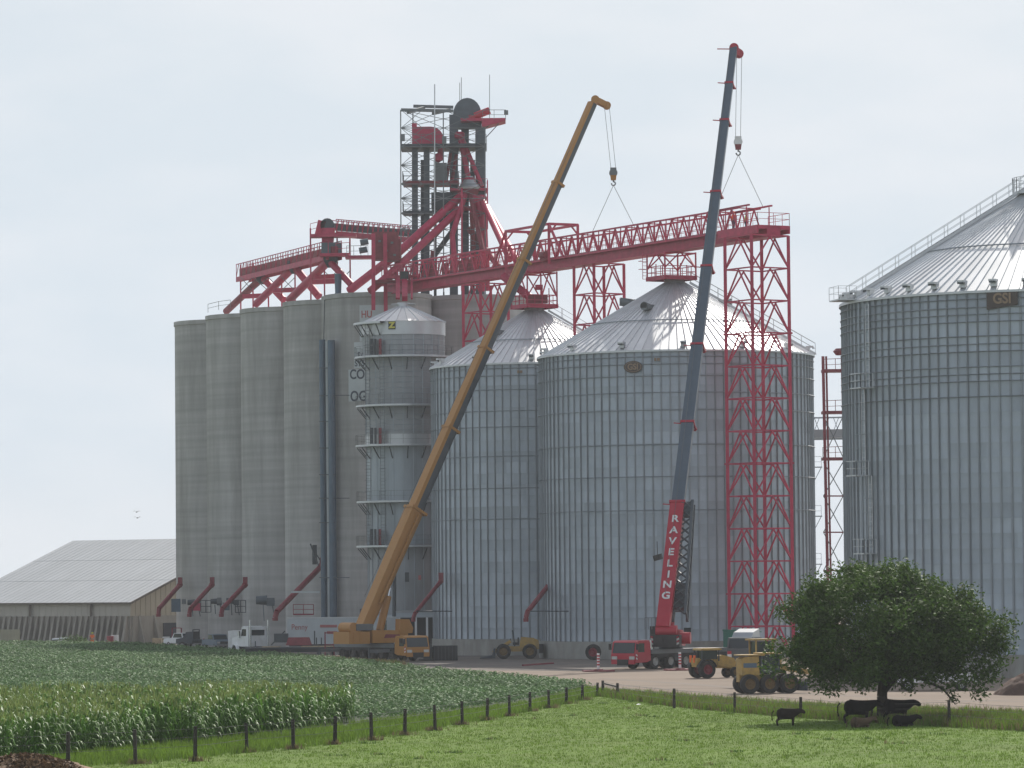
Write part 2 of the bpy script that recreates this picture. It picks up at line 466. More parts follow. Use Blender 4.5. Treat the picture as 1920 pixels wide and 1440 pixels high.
def human_meshes():
    n = [(0, 0, .95, .15), (0, 0, 1.12, .135), (0, .01, 1.32, .155), (0, 0, 1.50, .058), (0, .02, 1.62, .098), (0, .015, 1.71, .085)]
    e = [(0, 1), (1, 2), (2, 3), (3, 4), (4, 5)]
    for s in (-1, 1):
        b = len(n)
        n += [(s * .19, 0, 1.42, .066), (s * .27, -.03, 1.16, .047), (s * .27, .12, .95, .034), (s * .265, .17, .88, .034)]
        e += [(2, b), (b, b + 1), (b + 1, b + 2), (b + 2, b + 3)]
        b = len(n)
        n += [(s * .10, 0, .86, .092), (s * .115, .02, .49, .062), (s * .12, -.03, .10, .046), (s * .125, .13, .045, .045)]
        e += [(0, b), (b, b + 1), (b + 1, b + 2), (b + 2, b + 3)]
    vs, fs = skin_mesh(n, e, 1)
    hb = MB().raw(vs, fs)
    for s in (-1, 1):
        for k, (dx, L) in enumerate(((-.027, .058), (-.009, .07), (.009, .066), (.027, .052))):
            p = Vector((s * .265 + dx, .19, .862))
            hb.tube([p, p + Vector((0, .35 * L, -.6 * L)), p + Vector((0, .2 * L, -1.15 * L))], [.010, .009, .007], 6)
        p = Vector((s * .235, .165, .875))
        hb.tube([p, p + Vector((-s * .02, .03, -.02)), p + Vector((-s * .012, .05, -.045))], [.012, .010, .008], 6)
        hb.cyl((s * .105, .02, 1.60), (s * .105, .02, 1.66), .018, .016, 6)
        hb.box((s * .036, .112, 1.645), (.03, .012, .012))
    hb.box((0, .125, 1.615), (.025, .035, .045)).box((0, .112, 1.575), (.05, .012, .01))
    sn = [(0, 0, .98, .165), (0, 0, 1.14, .16), (0, .01, 1.33, .178), (0, 0, 1.47, .08)]
    se = [(0, 1), (1, 2), (2, 3)]
    for s in (-1, 1):
        b = len(sn)
        sn += [(s * .19, 0, 1.42, .085), (s * .265, -.028, 1.19, .064)]
        se += [(2, b), (b, b + 1)]
    sv = skin_mesh(sn, se, 1)
    tn = [(0, 0, .97, .162)]; te = []
    for s in (-1, 1):
        b = len(tn)
        tn += [(s * .10, 0, .86, .108), (s * .115, .02, .49, .080), (s * .12, -.03, .11, .065)]
        te += [(0, b), (b, b + 1), (b + 1, b + 2)]
    tv = skin_mesh(tn, te, 1)
    return (hb.v, hb.f), sv, tv
HUMAN = human_meshes()

def cow_mesh(lying=False):
    dz = -0.42 if lying else 0.0
    n = [(-.1, 0, .76 + dz, .37), (-.48, 0, .80 + dz, .36), (-.74, 0, .84 + dz, .28), (.34, 0, .77 + dz, .35), (.60, 0, .90 + dz, .24),
         (.84, 0, 1.02 + dz * .8, .17), (1.02, 0, .94 + dz * .8, .135), (1.20, 0, .82 + dz * .8, .105)]
    e = [(0, 1), (1, 2), (0, 3), (3, 4), (4, 5), (5, 6), (6, 7)]
    for s in (-1, 1):
        b = len(n)
        if lying:
            n += [(.36, s * .2, .26, .1), (.62, s * .24, .12, .055), (.40, s * .26, .06, .045)]
            e += [(3, b), (b, b + 1), (b + 1, b + 2)]
            b = len(n)
            n += [(-.42, s * .22, .26, .13), (-.05, s * .30, .16, .07), (-.42, s * .34, .07, .05), (-.15, s * .36, .05, .04)]
            e += [(1, b), (b, b + 1), (b + 1, b + 2), (b + 2, b + 3)]
        else:
            n += [(.36, s * .15, .58, .13), (.37, s * .15, .36, .078), (.355, s * .15, .10, .058), (.39, s * .15, .03, .068)]
            e += [(3, b), (b, b + 1), (b + 1, b + 2), (b + 2, b + 3)]
            b = len(n)
            n += [(-.54, s * .16, .64, .17), (-.47, s * .16, .52, .12), (-.70, s * .16, .36, .07), (-.65, s * .16, .10, .058), (-.61, s * .16, .03, .068)]
            e += [(1, b), (b, b + 1), (b + 1, b + 2), (b + 2, b + 3), (b + 3, b + 4)]
    vs, fs = skin_mesh(n, e, 1)
    b = MB().raw(vs, fs)
    for s in (-1, 1):
        b.cyl((.84, s * .09, 1.08 + dz * .8), (.80, s * .25, 1.06 + dz * .8), .045, .02, 6)
    b.tube([(-.88, 0, 1.0 + dz), (-1.0, 0, .86 + dz), (-1.0, .02, .52 + (dz * .9)), (-.97, .03, .36 + (dz * .7))], [.05, .035, .028, .05], 6)
    return b
COWS = (cow_mesh(False), cow_mesh(True))

# ================================================================== SETTING
def sheet(name, pts, z, m_, sub=None):
    me = bpy.data.meshes.new(name)
    me.from_pydata([(p[0], p[1], z) for p in pts], [], [tuple(range(len(pts)))])
    me.materials.append(m_)
    me.update()
    if me.polygons[0].normal.z < 0: me.flip_normals()
    return tag(add(name, me), kind='structure')

sheet('ground', [(-2400, -60), (2400, -60), (2400, 3400), (-2400, 3400)], -0.012, X['land'])
def gp(*l): return [G(x, y) for x, y in l]
yard_front = gp((-260, 1210), (0, 1211), (250, 1214), (480, 1229), (700, 1250), (800, 1262), (1000, 1281), (1100, 1292))
yard_right = gp((1165, 1302), (1300, 1312), (1480, 1326), (1700, 1335), (1920, 1343), (2150, 1352))
yard = yard_front + yard_right
sheet('gravel_yard', [Vector((-150, 760, 0))] + yard + [Vector((150, 760, 0))], -0.004, X['gravel'])
# sheet of darker ground colour round the bins
dark_outline = [G(x, y) for x, y in ((640, 1246), (760, 1252), (900, 1257), (1100, 1258), (1240, 1246), (1330, 1238))] + [Vector((30, 430, 0)), Vector((-30, 440, 0))]
sheet('dark_gravel', dark_outline, 0.000, X['asphaltm'])
# compacted wheel tracks across the yard
def track(px, w):
    P_ = [G(*p) for p in px]; L_, R_ = [], []
    for i, p in enumerate(P_):
        t_ = (P_[min(i + 1, len(P_) - 1)] - P_[max(i - 1, 0)]).normalized(); s_ = Vector((-t_.y, t_.x, 0)) * w * rng.uniform(.35, .65)
        L_.append(p + s_); R_.append(p - s_)
    sheet('wheel_track', L_ + R_[::-1], 0.001 + .0015 * rng.random(), X['track'])
for px, w in ((((760, 1257), (900, 1266), (1080, 1281), (1250, 1300), (1450, 1318), (1700, 1327), (1960, 1334)), .7), (((800, 1258), (1000, 1272), (1200, 1288), (1450, 1310), (1750, 1321), (1960, 1326)), .7),
              (((1130, 1272), (1300, 1283), (1500, 1300), (1750, 1313), (1960, 1316)), .9), (((1700, 1318), (1800, 1316), (1960, 1309)), 1.2)):
    track(px, w)
# pasture in front of the fences
past = [Vector((-120, 20, 0)), Vector((-70, 160, 0))] + gp((-120, 1447), (254, 1433), (628, 1396), (913, 1351), (1062, 1321), (1120, 1306), (1300, 1330), (1500, 1347), (1780, 1364), (2150, 1384)) + [Vector((120, 20, 0))]
sheet('pasture', past, 0.004, X['pasture'])
# strip of grass between the crops and the fence, and the verge along the yard
strip = gp((-200, 1452), (254, 1433), (628, 1396), (913, 1351), (1062, 1321), (1120, 1306), (1165, 1302), (1100, 1291), (1000, 1318), (850, 1338), (680, 1358), (560, 1374), (300, 1402), (100, 1420), (-200, 1432))
sheet('field_edge', strip, 0.000, X['pasture'])
verge = gp((1120, 1306), (1300, 1330), (1500, 1347), (1780, 1364), (2150, 1384), (2150, 1352), (1920, 1343), (1700, 1335), (1480, 1326), (1300, 1312), (1165, 1302))
sheet('verge', verge, 0.000, X['pasture'])
field = gp((-260, 1211), (0, 1212), (250, 1215), (480, 1230), (700, 1251), (800, 1263), (1000, 1282), (1100, 1292), (1000, 1318), (850, 1338), (680, 1358), (560, 1374), (300, 1402), (100, 1420), (-300, 1435))
sheet('crop_field', field, -0.001, X['soil'])

# ================================================================== STEEL GRAIN BINS
def ring_tube(R, r, z, n=96, m=5):
    b = MB()
    prof = [(R + r * math.cos(2 * math.pi * k / m), z + r * math.sin(2 * math.pi * k / m)) for k in range(m + 1)]
    return b.lathe(prof, n=n)

def railing(parent, pts, m_, h=1.07, step=1.4, w=0.05, name='railing', posts=True):
    b = MB()
    up = Vector((0, 0, h)); mid = Vector((0, 0, h * .5))
    for a, c in zip(pts[:-1], pts[1:]):
        a, c = Vector(a), Vector(c)
        b.beam(a + up, c + up, w); b.beam(a + mid, c + mid, w * .8)
        k = max(1, int((c - a).length / step))
        if posts:
            for i in range(k + 1):
                p = a.lerp(c, i / k)
                b.beam(p, p + up, w)
    return b.put(name, m_, parent)

def grain_bin(label, cx, cy, R, z0, ze, zp, N, rings, vent_step, roofm, vent0=0, exhaust=()):
    t = thing('grain_bin', label, 'grain bin', (cx, cy, 0), 0, 'round corrugated steel grain bins')
    MB().lathe([(R + .3, 0), (R + .3, z0 - .02), (R - .2, z0)], n=N).put('foundation', X['conc_base'], t, True, smooth=False)
    nc = round((ze - z0) / 1.12); ch = (ze - z0) / nc
    # sheet rings, each slightly lapped, with real corrugation at the lap
    prof = [(R + .012, 0), (R + .012, .05), (R, .08), (R, ch)]
    me = MB().lathe(prof, n=N).mesh('wall_course', X['galv'], auto=30)
    for k in range(nc):
        add('wall_course', me, t, Matrix.Translation((0, 0, z0 + k * ch)), True)
    # stiffeners: hat section, in two lengths
    H = ze - z0
    sb = MB().prism([(-.10, 0), (.10, 0), (.10, .015), (.045, .02), (.035, .11), (-.035, .11), (-.045, .02), (-.10, .015)], 0, H)
    sme = sb.mesh('stiffener', X['galv_rib'])
    # prism runs along y: turn y -> z, z -> outward
    sme.transform(Matrix(((0, 0, 1, 0), (1, 0, 0, 0), (0, 1, 0, 0), (0, 0, 0, 1))))
    for k in range(N):
        a = 2 * math.pi * (k + .5) / N
        add('stiffener', sme, t, Matrix.Rotation(a, 4, 'Z') @ Matrix.Translation((R + .012, 0, z0)), True)
    rme = ring_tube(R + .16, .036, 0).mesh('wind_ring', X['galv_rib'], smooth=True)
    for z in rings:
        add('wind_ring', rme, t, Matrix.Translation((0, 0, z)), True)
    # roof: one trapezoid sheet with a standing rib per object
    Re, Rc, zc, za = R + .22, .95, zp, ze + .02
    h = math.pi / N
    b = MB()
    def rp_(r, a, lift=0.0):
        z = za + (Re - r) / (Re - Rc) * (zc - za)
        return Vector((r * math.cos(a), r * math.sin(a), z + lift))
    b.raw([rp_(Re, -h), rp_(Re, h), rp_(Rc, h), rp_(Rc, -h)], [(0, 1, 2, 3)])
    wr = .11 / Re * .5
    wi = min(h * .45, .05 / Rc)
    b.raw([rp_(Re, h - wr * 2), rp_(Re, h - wr * 1.4, .10), rp_(Re, h - wr * .6, .10), rp_(Re, h),
           rp_(Rc, h - wi * 2), rp_(Rc, h - wi * 1.4, .07), rp_(Rc, h - wi * .6, .07), rp_(Rc, h)],
          [(0, 1, 5, 4), (1, 2, 6, 5), (2, 3, 7, 6), (0, 3, 2, 1)])
    pme = b.mesh('roof_panel', roofm)
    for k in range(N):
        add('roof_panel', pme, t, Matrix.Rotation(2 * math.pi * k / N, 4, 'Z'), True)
    for fr in (.42,):
        r = Re + (Rc - Re) * fr
        ring_tube(r, .05, za + fr * (zc - za) + .12, 64, 4).put('roof_ring', X['galv_rib'], t, True)
    MB().lathe([(Rc + .05, zp - .15), (Rc + .08, zp + .28), (.3, zp + .55), (.02, zp + .58)], n=20).put('roof_cap', X['galv_new'], t, True, smooth=True)
    MB().lathe([(R + .26, ze - .12), (R + .26, ze + .06), (R + .02, ze + .07)], n=N).put('eave_trim', X['galv_new'], t, True)
    # gooseneck eave vents
    vb = MB().box((0, 0, .22), (.42, .46, .44)).box((.20, 0, .46), (.72, .56, .16)).m(1).box((.53, 0, .34), (.06, .48, .16))
    vme = vb.mesh('roof_vent', [X['galv_new'], X['dark']])
    for k in range(vent0, N, vent_step):
        a = 2 * math.pi * k / N
        r = Re - .55
        z = za + (Re - r) / (Re - Rc) * (zc - za)
        add('roof_vent', vme, t, Matrix.Rotation(a, 4, 'Z') @ Matrix.Translation((r, 0, z)), True)
    # large hooded exhausters
    eb = MB().cyl((-.3, 0, .1), (.9, 0, .28), .42, .42, 14).m(1).cyl((.9, 0, .28), (.93, 0, .28), .36, .36, 14).m(0).box((-.35, 0, .1), (.7, .7, .7))
    eme = eb.mesh('roof_exhauster', [X['greysteel'], X['black']], auto=40)
    for a, fr in exhaust:
        r = Re + (Rc - Re) * fr
        add('roof_exhauster', eme, t, Matrix.Rotation(a, 4, 'Z') @ Matrix.Translation((r, 0, za + fr * (zc - za))), True)
    return t, (Re, Rc, za, zc)

def on_bin(t, R, cx, cy, px, py, off=0.0):
    """Point on the near side of a bin seen at pixel column px, height from py; returns point, outward angle."""
    d = cy
    for _ in range(6):
        p = W(px, py, d)
        dx = p.x - cx
        d = cy - math.sqrt(max(0.0, R * R - dx * dx))
    p = W(px, py, d)
    a = math.atan2(p.y - cy, p.x - cx)
    return Vector((cx + (R + off) * math.cos(a), cy + (R + off) * math.sin(a), p.z)), a

B1 = (2.4, 421.0, 10.75); B2 = (16.1, 398.0, 13.4); B3 = (41.9, 316.0, 16.0)
z_at = lambda py, px, d: W(px, py, d).z
d2 = B2[1] - B2[2]; d1 = B1[1] - B1[2]; d3 = B3[1] - B3[2]
bin2, rf2 = grain_bin('wide silvery grain bin with an oval sign behind the red crane boom', *B2, 1.67, 29.3, 36.7, 97,
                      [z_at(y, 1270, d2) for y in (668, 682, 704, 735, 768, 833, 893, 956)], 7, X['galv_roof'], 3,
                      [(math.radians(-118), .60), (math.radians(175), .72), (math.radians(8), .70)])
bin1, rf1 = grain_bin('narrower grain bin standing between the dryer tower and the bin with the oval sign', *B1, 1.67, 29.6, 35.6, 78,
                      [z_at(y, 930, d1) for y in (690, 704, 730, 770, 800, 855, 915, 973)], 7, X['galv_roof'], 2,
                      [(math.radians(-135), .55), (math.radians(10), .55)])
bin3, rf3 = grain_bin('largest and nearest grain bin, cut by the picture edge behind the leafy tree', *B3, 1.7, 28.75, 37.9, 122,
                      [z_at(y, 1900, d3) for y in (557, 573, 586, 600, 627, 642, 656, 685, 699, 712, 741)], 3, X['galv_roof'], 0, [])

def oval_sign(parent, c, px, py, wid, hgt, key, gsz, square=False):
    p, a = on_bin(parent, c[2], c[0], c[1], px, py, .16)
    R = (Matrix.Translation(p) @ Matrix.Rotation(a + math.pi / 2, 4, 'Z') @ Matrix.Rotation(math.pi / 2, 4, 'X'))
    b = MB(); n = 28
    if square:
        w, h = wid / 2, hgt / 2
        pts = [(-w, -h * 1.25), (w, -h * .75), (w, h), (-w, h)]
    else:
        pts = [(wid / 2 * math.cos(2 * math.pi * i / n), hgt / 2 * math.sin(2 * math.pi * i / n)) for i in range(n)]
    k = len(pts)
    b.raw([(x, y, 0) for x, y in pts] + [(x, y, .05) for x, y in pts],
          [(i, (i + 1) % k, k + (i + 1) % k, k + i) for i in range(k)] + [tuple(range(k, 2 * k))])
    s = add('logo_sign', b.mesh('logo_sign', X['logo_brown']), parent, R)
    if not square:
        r2 = MB(); ins = [(x * .9, y * .86) for x, y in pts]; ins2 = [(x * .84, y * .78) for x, y in pts]
        r2.raw([(x, y, .056) for x, y in ins] + [(x, y, .056) for x, y in ins2], [(i, (i + 1) % k, k + (i + 1) % k, k + i) for i in range(k)])
        add('logo_border', r2.mesh('logo_border', X['logo_tan']), s, R)
    add('lettering', TXT[key], s, R @ Matrix.Translation((0, -.02, .075)) @ Matrix.Diagonal((gsz, gsz * (1.05 if square else 1.0), 1, 1)))
oval_sign(bin2, B2, 1188, 688, 1.85, 1.15, 'gsi', .80)
oval_sign(bin3, B3, 1880, 560, 2.35, 1.30, 'gsi', 1.02, True)
for t_, c_, px, py in ((bin1, B1, 975, 697), (bin2, B2, 1232, 674)):
    p, a = on_bin(t_, c_[2], c_[0], c_[1], px, py, .16)
    R_ = Matrix.Translation(p) @ Matrix.Rotation(a + math.pi / 2, 4, 'Z') @ Matrix.Rotation(math.pi / 2, 4, 'X')
    add('maker_plate', MB().box((-.16, 0, .02), (.2, .3, .04)).box((.14, 0, .02), (.26, .26, .04)).mesh('maker_plate', X['logo_tan']), t_, R_)

def roof_stair(parent, c, rf, ang, m_):
    Re, Rc, za, zc = rf
    u = Vector((math.cos(ang), math.sin(ang), 0)); v = Vector((-u.y, u.x, 0))
    o = Vector((c[0], c[1], 0))
    lo = o + u * (Re + .1) + Vector((0, 0, za + .15)); hi = o + u * (Rc + .6) + Vector((0, 0, zc - .3 + .25))
    b = MB()
    k = 34
    for i in range(k):
        p = lo.lerp(hi, i / (k - 1))
        b.beam(p - v * .4, p + v * .4, .22, .05)
    b.beam(lo - v * .42, hi - v * .42, .06, .2).beam(lo + v * .42, hi + v * .42, .06, .2)
    b.put('roof_stair', m_, parent)
    for s in (-1, 1):
        railing(parent, [lo + v * .42 * s, hi + v * .42 * s], m_, 1.05, 1.5, .045, 'stair_railing')
roof_stair(bin1, B1, rf1, math.radians(-8), X['galv_new'])
roof_stair(bin2, B2, rf2, math.radians(-5), X['galv_new'])
roof_stair(bin3, B3, rf3, math.radians(-167), X['galv_new'])
# eave and peak platforms of the nearest bin, side ladder with cage and rest platforms
o3 = Vector((B3[0], B3[1], 0))
u3 = Vector((math.cos(math.radians(-167)), math.sin(math.radians(-167)), 0)); v3 = Vector((-u3.y, u3.x, 0))
pb = MB().box((0, 0, 0), (1.5, 2.4, .1))
Mp = Matrix.Translation(o3 + u3 * (B3[2] + .7) + Vector((0, 0, 28.9))) @ Matrix.Rotation(math.radians(-167), 4, 'Z')
pl = add('eave_platform', pb.mesh('eave_platform', X['galv_new']), bin3, Mp)
c0 = o3 + u3 * (B3[2] + .7) + Vector((0, 0, 28.95))
railing(bin3, [c0 - u3 * .7 - v3 * 1.2, c0 + u3 * .75 - v3 * 1.2, c0 + u3 * .75 + v3 * 1.2, c0 - u3 * .7 + v3 * 1.2], X['galv_new'], 1.0, 1.1, .03)
MB().lathe([(1.2, 37.3), (2.6, 37.3), (2.6, 37.5), (1.2, 37.5)], n=16).put('peak_platform', X['galv_new'], bin3, True)
rp3 = [o3 + Vector((2.6 * math.cos(a), 2.6 * math.sin(a), 37.5)) for a in [2 * math.pi * i / 16 for i in range(17)]]
railing(bin3, rp3, X['galv_new'], 1.1, .35, .045)
hd = MB().cyl((0, 0, 37.3), (0, 0, 39.0), .55, .55, 14).cyl((0, 0, 39.0), (-1.3, -.6, 40.0), .6, .5, 12)
hd.put('fill_hood', X['greysteel'], bin3, True, auto=40)
def bin_ladder(px_list):
    for (px, y0, y1) in px_list:
        p0, a = on_bin(bin3, B3[2], B3[0], B3[1], px, y1, .32)
        p1, _ = on_bin(bin3, B3[2], B3[0], B3[1], px, y0, .32)
        p1 = Vector((p0.x, p0.y, p1.z))
        out = Vector((math.cos(a), math.sin(a), 0)); sd = Vector((-out.y, out.x, 0))
        lad = MB()
        for s in (-.25, .25): lad.beam(p0 + sd * s, p1 + sd * s, .06)
        L = (p1 - p0).length; k = int(L / .35)
        for i in range(k): 
            q = p0 + Vector((0, 0, i * .35)); lad.beam(q - sd * .25, q + sd * .25, .03)
        lad.put('ladder', X['galv_new'], bin3)
        cg = MB()
        for i in range(1, int(L / 1.05)):
            q = p0 + Vector((0, 0, i * 1.05))
            pts = [q - sd * .36, q - sd * .36 + out * .5, q + out * .74, q + sd * .36 + out * .5, q + sd * .36]
            for x0, x1 in zip(pts[:-1], pts[1:]): cg.beam(x0, x1, .10, .03)
        for s, oo in ((-.36, .5), (0, .74), (.36, .5)):
            cg.beam(p0 + sd * s + out * oo + Vector((0, 0, 1)), p1 + sd * s + out * oo, .05, .03)
        cg.put('ladder_cage', X['galv'], bin3)
        q = p0 + out * .55
        plm = Matrix.Translation(Vector((q.x, q.y, p0.z))) @ Matrix.Rotation(a, 4, 'Z')
        add('rest_platform', MB().box((0, 0, 0), (1.1, 1.7, .09)).mesh('rest_platform', X['galv_new']), bin3, plm)
        railing(bin3, [q - sd * .85 - out * .5, q - sd * .85 + out * .55, q + sd * .85 + out * .55, q + sd * .85 - out * .5], X['galv_new'], 1.1, .6, .05)
bin_ladder([(1634, 570, 728), (1627, 728, 892), (1640, 892, 1038), (1630, 1038, 1215)])

# ================================================================== CONCRETE ELEVATOR
ZT = 39.8
elev = thing('concrete_grain_elevator', 'tall grey concrete grain elevator of joined round silos with red steelwork on top', 'grain elevator', (-20, 478, 0))
row1 = [(-35.6, 500), (-30.9, 489.2), (-26.0, 478.2), (-20.3, 467), (-15.0, 456)]
row2 = [(x + 10.9, y + 5.2) for x, y in row1]
RS = 6.0
sil = MB().lathe([(RS, 0), (RS, ZT - .55), (RS + .12, ZT - .5), (RS + .12, ZT), (RS - .5, ZT)], n=72).mesh('silo_tube', X['conc'], auto=40)
cap = MB().lathe([(RS - .5, ZT), (.01, ZT)], n=40).mesh('silo_roof', X['conc'])
for x, y in row1 + row2:
    add('silo_tube', sil, elev, Matrix.Translation((x, y, 0)))
    add('silo_roof', cap, elev, Matrix.Translation((x, y, -.02)))
fill = MB()
hull = [row1[0], row1[-1], row2[-1], row2[0]]
fill.raw([(x, y, 0) for x, y in hull] + [(x, y, ZT - .06) for x, y in hull], [(0, 1, 5, 4), (1, 2, 6, 5), (2, 3, 7, 6), (3, 0, 4, 7), (4, 5, 6, 7)])
fill.put('interstice_wall', X['conc'], elev)
MB().box((0, 0, ZT * .5 + .1), (3.4, 4.5, ZT + .2), Matrix.Rotation(math.radians(-64), 3, 'Z')).put('stair_shaft', X['conc'], elev, M=Matrix.Translation((-17.7 - 1.1, 458.6, 0)))
# two tall blue-grey pipes up the groove, with brackets
for px, y0 in ((604, 637), (621, 638)):
    top = W(px, y0, 453.0 if px < 610 else 451.6); bot = Vector((top.x + .02, top.y, 2.5))
    pipe(elev, 'downspout', bot, top, .72 if px < 610 else .84, X['bluepipe'])
cb = W(612.5, 640, 452.2)
bar(elev, 'cable_tray', Vector((cb.x, cb.y, 3)), Vector((cb.x - .05, cb.y, cb.z)), .22, X['sign_white'])
for py in (690, 742, 790, 840, 890, 934, 980, 1083):
    a, b_ = W(599, py, 452.4), W(627, py, 451.2)
    bar(elev, 'pipe_bracket', a, b_, .08, X['dark'])
for py in (741, 934, 1083):
    bar(elev, 'pipe_bracket', W(627, py, 451.2), W(655, py, 450), .08, X['dark'])
MB().beam(W(832, 548, 457), W(834, 1100, 457), .18).put('lightning_cable', X['dark'], elev)
MB().beam(W(609, 545, 455), W(607, 640, 455), .09).put('cable_drop', X['dark'], elev)

# painted sign on the corner silo, half hidden by the dryer
c5 = row1[-1]
def on_silo(px, py, off=.02):
    return on_bin(None, RS, c5[0], c5[1], px, py, off)
def curved_patch(x0, x1, y0, y1, off, m_, name, parent):
    b = MB(); k = 10
    top = [on_silo(x0 + (x1 - x0) * i / k, y0, off)[0] for i in range(k + 1)]
    bot = [on_silo(x0 + (x1 - x0) * i / k, y1, off)[0] for i in range(k + 1)]
    zt, zb = sum(p.z for p in top) / len(top), sum(p.z for p in bot) / len(bot)
    vs = [(p.x, p.y, zt) for p in top] + [(p.x, p.y, zb) for p in top]
    b.raw(vs, [(i, k + 1 + i, k + 2 + i, i + 1) for i in range(k)])
    return b.put(name, m_, parent)
sp = curved_patch(674, 745, 572, 640, .022, X['sign_white'], 'sign_panel', elev)
curved_patch(664, 745, 641, 690, .022, X['sign_white'], 'sign_panel', elev)
curved_patch(653.5, 745, 692, 752, .022, X['sign_white'], 'sign_panel', elev)
def wrap_text(key, px, py, parent, off=.035):
    """Letters start at pixel (px, py) and follow the curve of the silo."""
    src = TXT[key].copy()
    p, a = on_silo(px, py, off)
    xs = [v.co.x for v in src.vertices]; x0 = min(xs)
    for v in src.vertices:
        th = a + (v.co.x - x0) / RS
        r = RS + off + v.co.z
        v.co = Vector((c5[0] + r * math.cos(th), c5[1] + r * math.sin(th), p.z + v.co.y))
    add('lettering', src, parent)
wrap_text('hu', 678, 590, sp); wrap_text('fa', 671, 667, sp); wrap_text('sy', 665.5, 682, sp)
wrap_text('co', 656.5, 703, sp); wrap_text('og', 657.5, 744, sp)

# discharge spouts on the silos and bins
def spout(parent, top, bend, end, dia=.55):
    p, q, r = W(*top), W(*bend), W(*end)
    b = MB().tube([p, q, r], [dia / 2, dia / 2, dia / 2 * .95], 12)
    b.cyl(p + (p - q).normalized() * .3, p, dia * .62, dia * .62, 12)
    b.box(p + Vector((.1, .3, .5)), (.5, .8, 1.0))
    b.cyl(r, r + Vector((0, 0, -.35)), dia * .55, dia * .5, 12)
    return b.put('discharge_spout', X['darkred'], parent, auto=40)
spout(elev, (336, 1098, 494), (298, 1141, 490), (297, 1151, 490))
spout(elev, (396, 1098, 482), (357, 1141, 478), (355, 1151, 478))
spout(elev, (458, 1098, 471), (417, 1141, 467), (415, 1151, 467))
spout(elev, (602, 1062, 456), (519, 1147, 449), (516, 1158, 449), .62)
spout(bin1, (825, 1092, 414), (778, 1150, 408), (775, 1159, 408), .42)
spout(bin2, (1036, 1088, 396), (989, 1147, 388), (986, 1159, 388), .48)
bar(bin1, 'spout_stay', W(780, 1146, 408), W(847, 1146, 411), .1, X['dark'])
bar(bin2, 'spout_stay', W(990, 1146, 388), W(1066, 1146, 389), .1, X['dark'])
# aeration fans, junction boxes, motors and a work platform on the silo fronts
def fan(px, py, d, s=1.0, m_='greenish'):
    p = W(px, py, d)
    b = MB().cyl(p + Vector((-.9 * s, 0, .1)), p + Vector((.2 * s, 0, .1)), .42 * s, .5 * s, 14).box(p + Vector((.55 * s, .1, -.1)), (.8 * s, .7 * s, .8 * s))
    b.beam(p + Vector((-.2 * s, 0, -.3)), p + Vector((-.1 * s, 0, -2.0 * s)), .1).beam(p + Vector((.7 * s, 0, -.3)), p + Vector((1.0 * s, 0, -2.0 * s)), .1)
    b.put('aeration_fan', X[m_], elev, auto=40)
fan(497, 1127, 469.5, 1.15); fan(363, 1131, 492, .8, 'dark'); fan(405, 1129, 481, .7, 'dark'); fan(690, 1150, 449, 1.0, 'dark'); fan(436, 1128, 480, .8, 'dark')
for px, py, d, w, h, m_ in ((369, 1138, 491, .9, .9, 'red'), (330, 1135, 492.5, 1.1, 1.6, 'bluepipe'), (424, 1137, 479, .8, .9, 'greenish'), (345, 1128, 492, .5, .6, 'greysteel'), (411, 1126, 480, .5, .7, 'greysteel')):
    MB().box(W(px, py, d), (w, .4, h)).put('junction_box', X[m_], elev)
b = MB()
for px, py in ((386, 1137), (451, 1137)):
    p = W(px, py, 482 if px < 400 else 471)
    for dx in (-.6, 0, .6): b.beam(p + Vector((dx, 0, -.7)), p + Vector((dx, 0, .7)), .1)
    for dz in (-.7, 0, .7): b.beam(p + Vector((-.6, 0, dz)), p + Vector((.6, 0, dz)), .08)
b.put('service_bracket', X['dark'], elev)
p0, p1 = W(546, 1110, 449.5), W(600, 1110, 449.5)
bar(elev, 'work_platform', p0, p1, .8, X['sign_white'], .22)
q0, q1 = W(550, 1152, 449), W(588, 1152, 449)
bar(elev, 'work_platform', q0, q1, 1.0, X['darkred'], .16)
railing(elev, [q0, q1], X['darkred'], 1.1, .9, .08)
railing(elev, [W(390, 586, 484), W(410, 581, 483.4), W(432, 578, 483)], X['greysteel'], 1.0, .8, .05)
MB().box(W(590, 1040, 456.5), (.5, .7, 2.2)).beam(W(582, 1020, 456), W(597, 1060, 454), .12).beam(W(584, 1025, 454), W(600, 1050, 454), .12).put('pipe_bracket', X['dark'], elev)

# ================================================================== DRYER TOWER
DX, DY, DR = -11.6, 435.0, 4.5
dry = thing('tower_grain_dryer', 'slim round grain dryer tower with ring walkways and a yellow letter on black', 'grain dryer', (DX, DY, 0))
zz = lambda py: W(757, py, DY - DR).z
def dsec(z0, z1, r, m_, nm='wall_section', n=48):
    MB().lathe([(r, z0), (r, z1)], n=n).put(nm, m_, dry, True, auto=30)
ze = zz(601)
dsec(zz(626), ze, DR, X['galv_new'])
dsec(zz(665), zz(626), DR - .1, X['galv_dim'])
dsec(zz(760), zz(665), DR - .35, X['galv_dim'])
dsec(zz(832), zz(760), DR - .35, X['galv_dim'])
dsec(zz(938), zz(832), DR - .45, X['galv'])
dsec(zz(1020), zz(938), DR - .5, X['galv'])
dsec(zz(1152), zz(1020), DR - .5, X['galv_dim'])
dsec(zz(1152) - .9, zz(1152), DR, X['galv'])
dsec(zz(832), zz(812), DR - .3, X['galv_new'])
n_ = 24
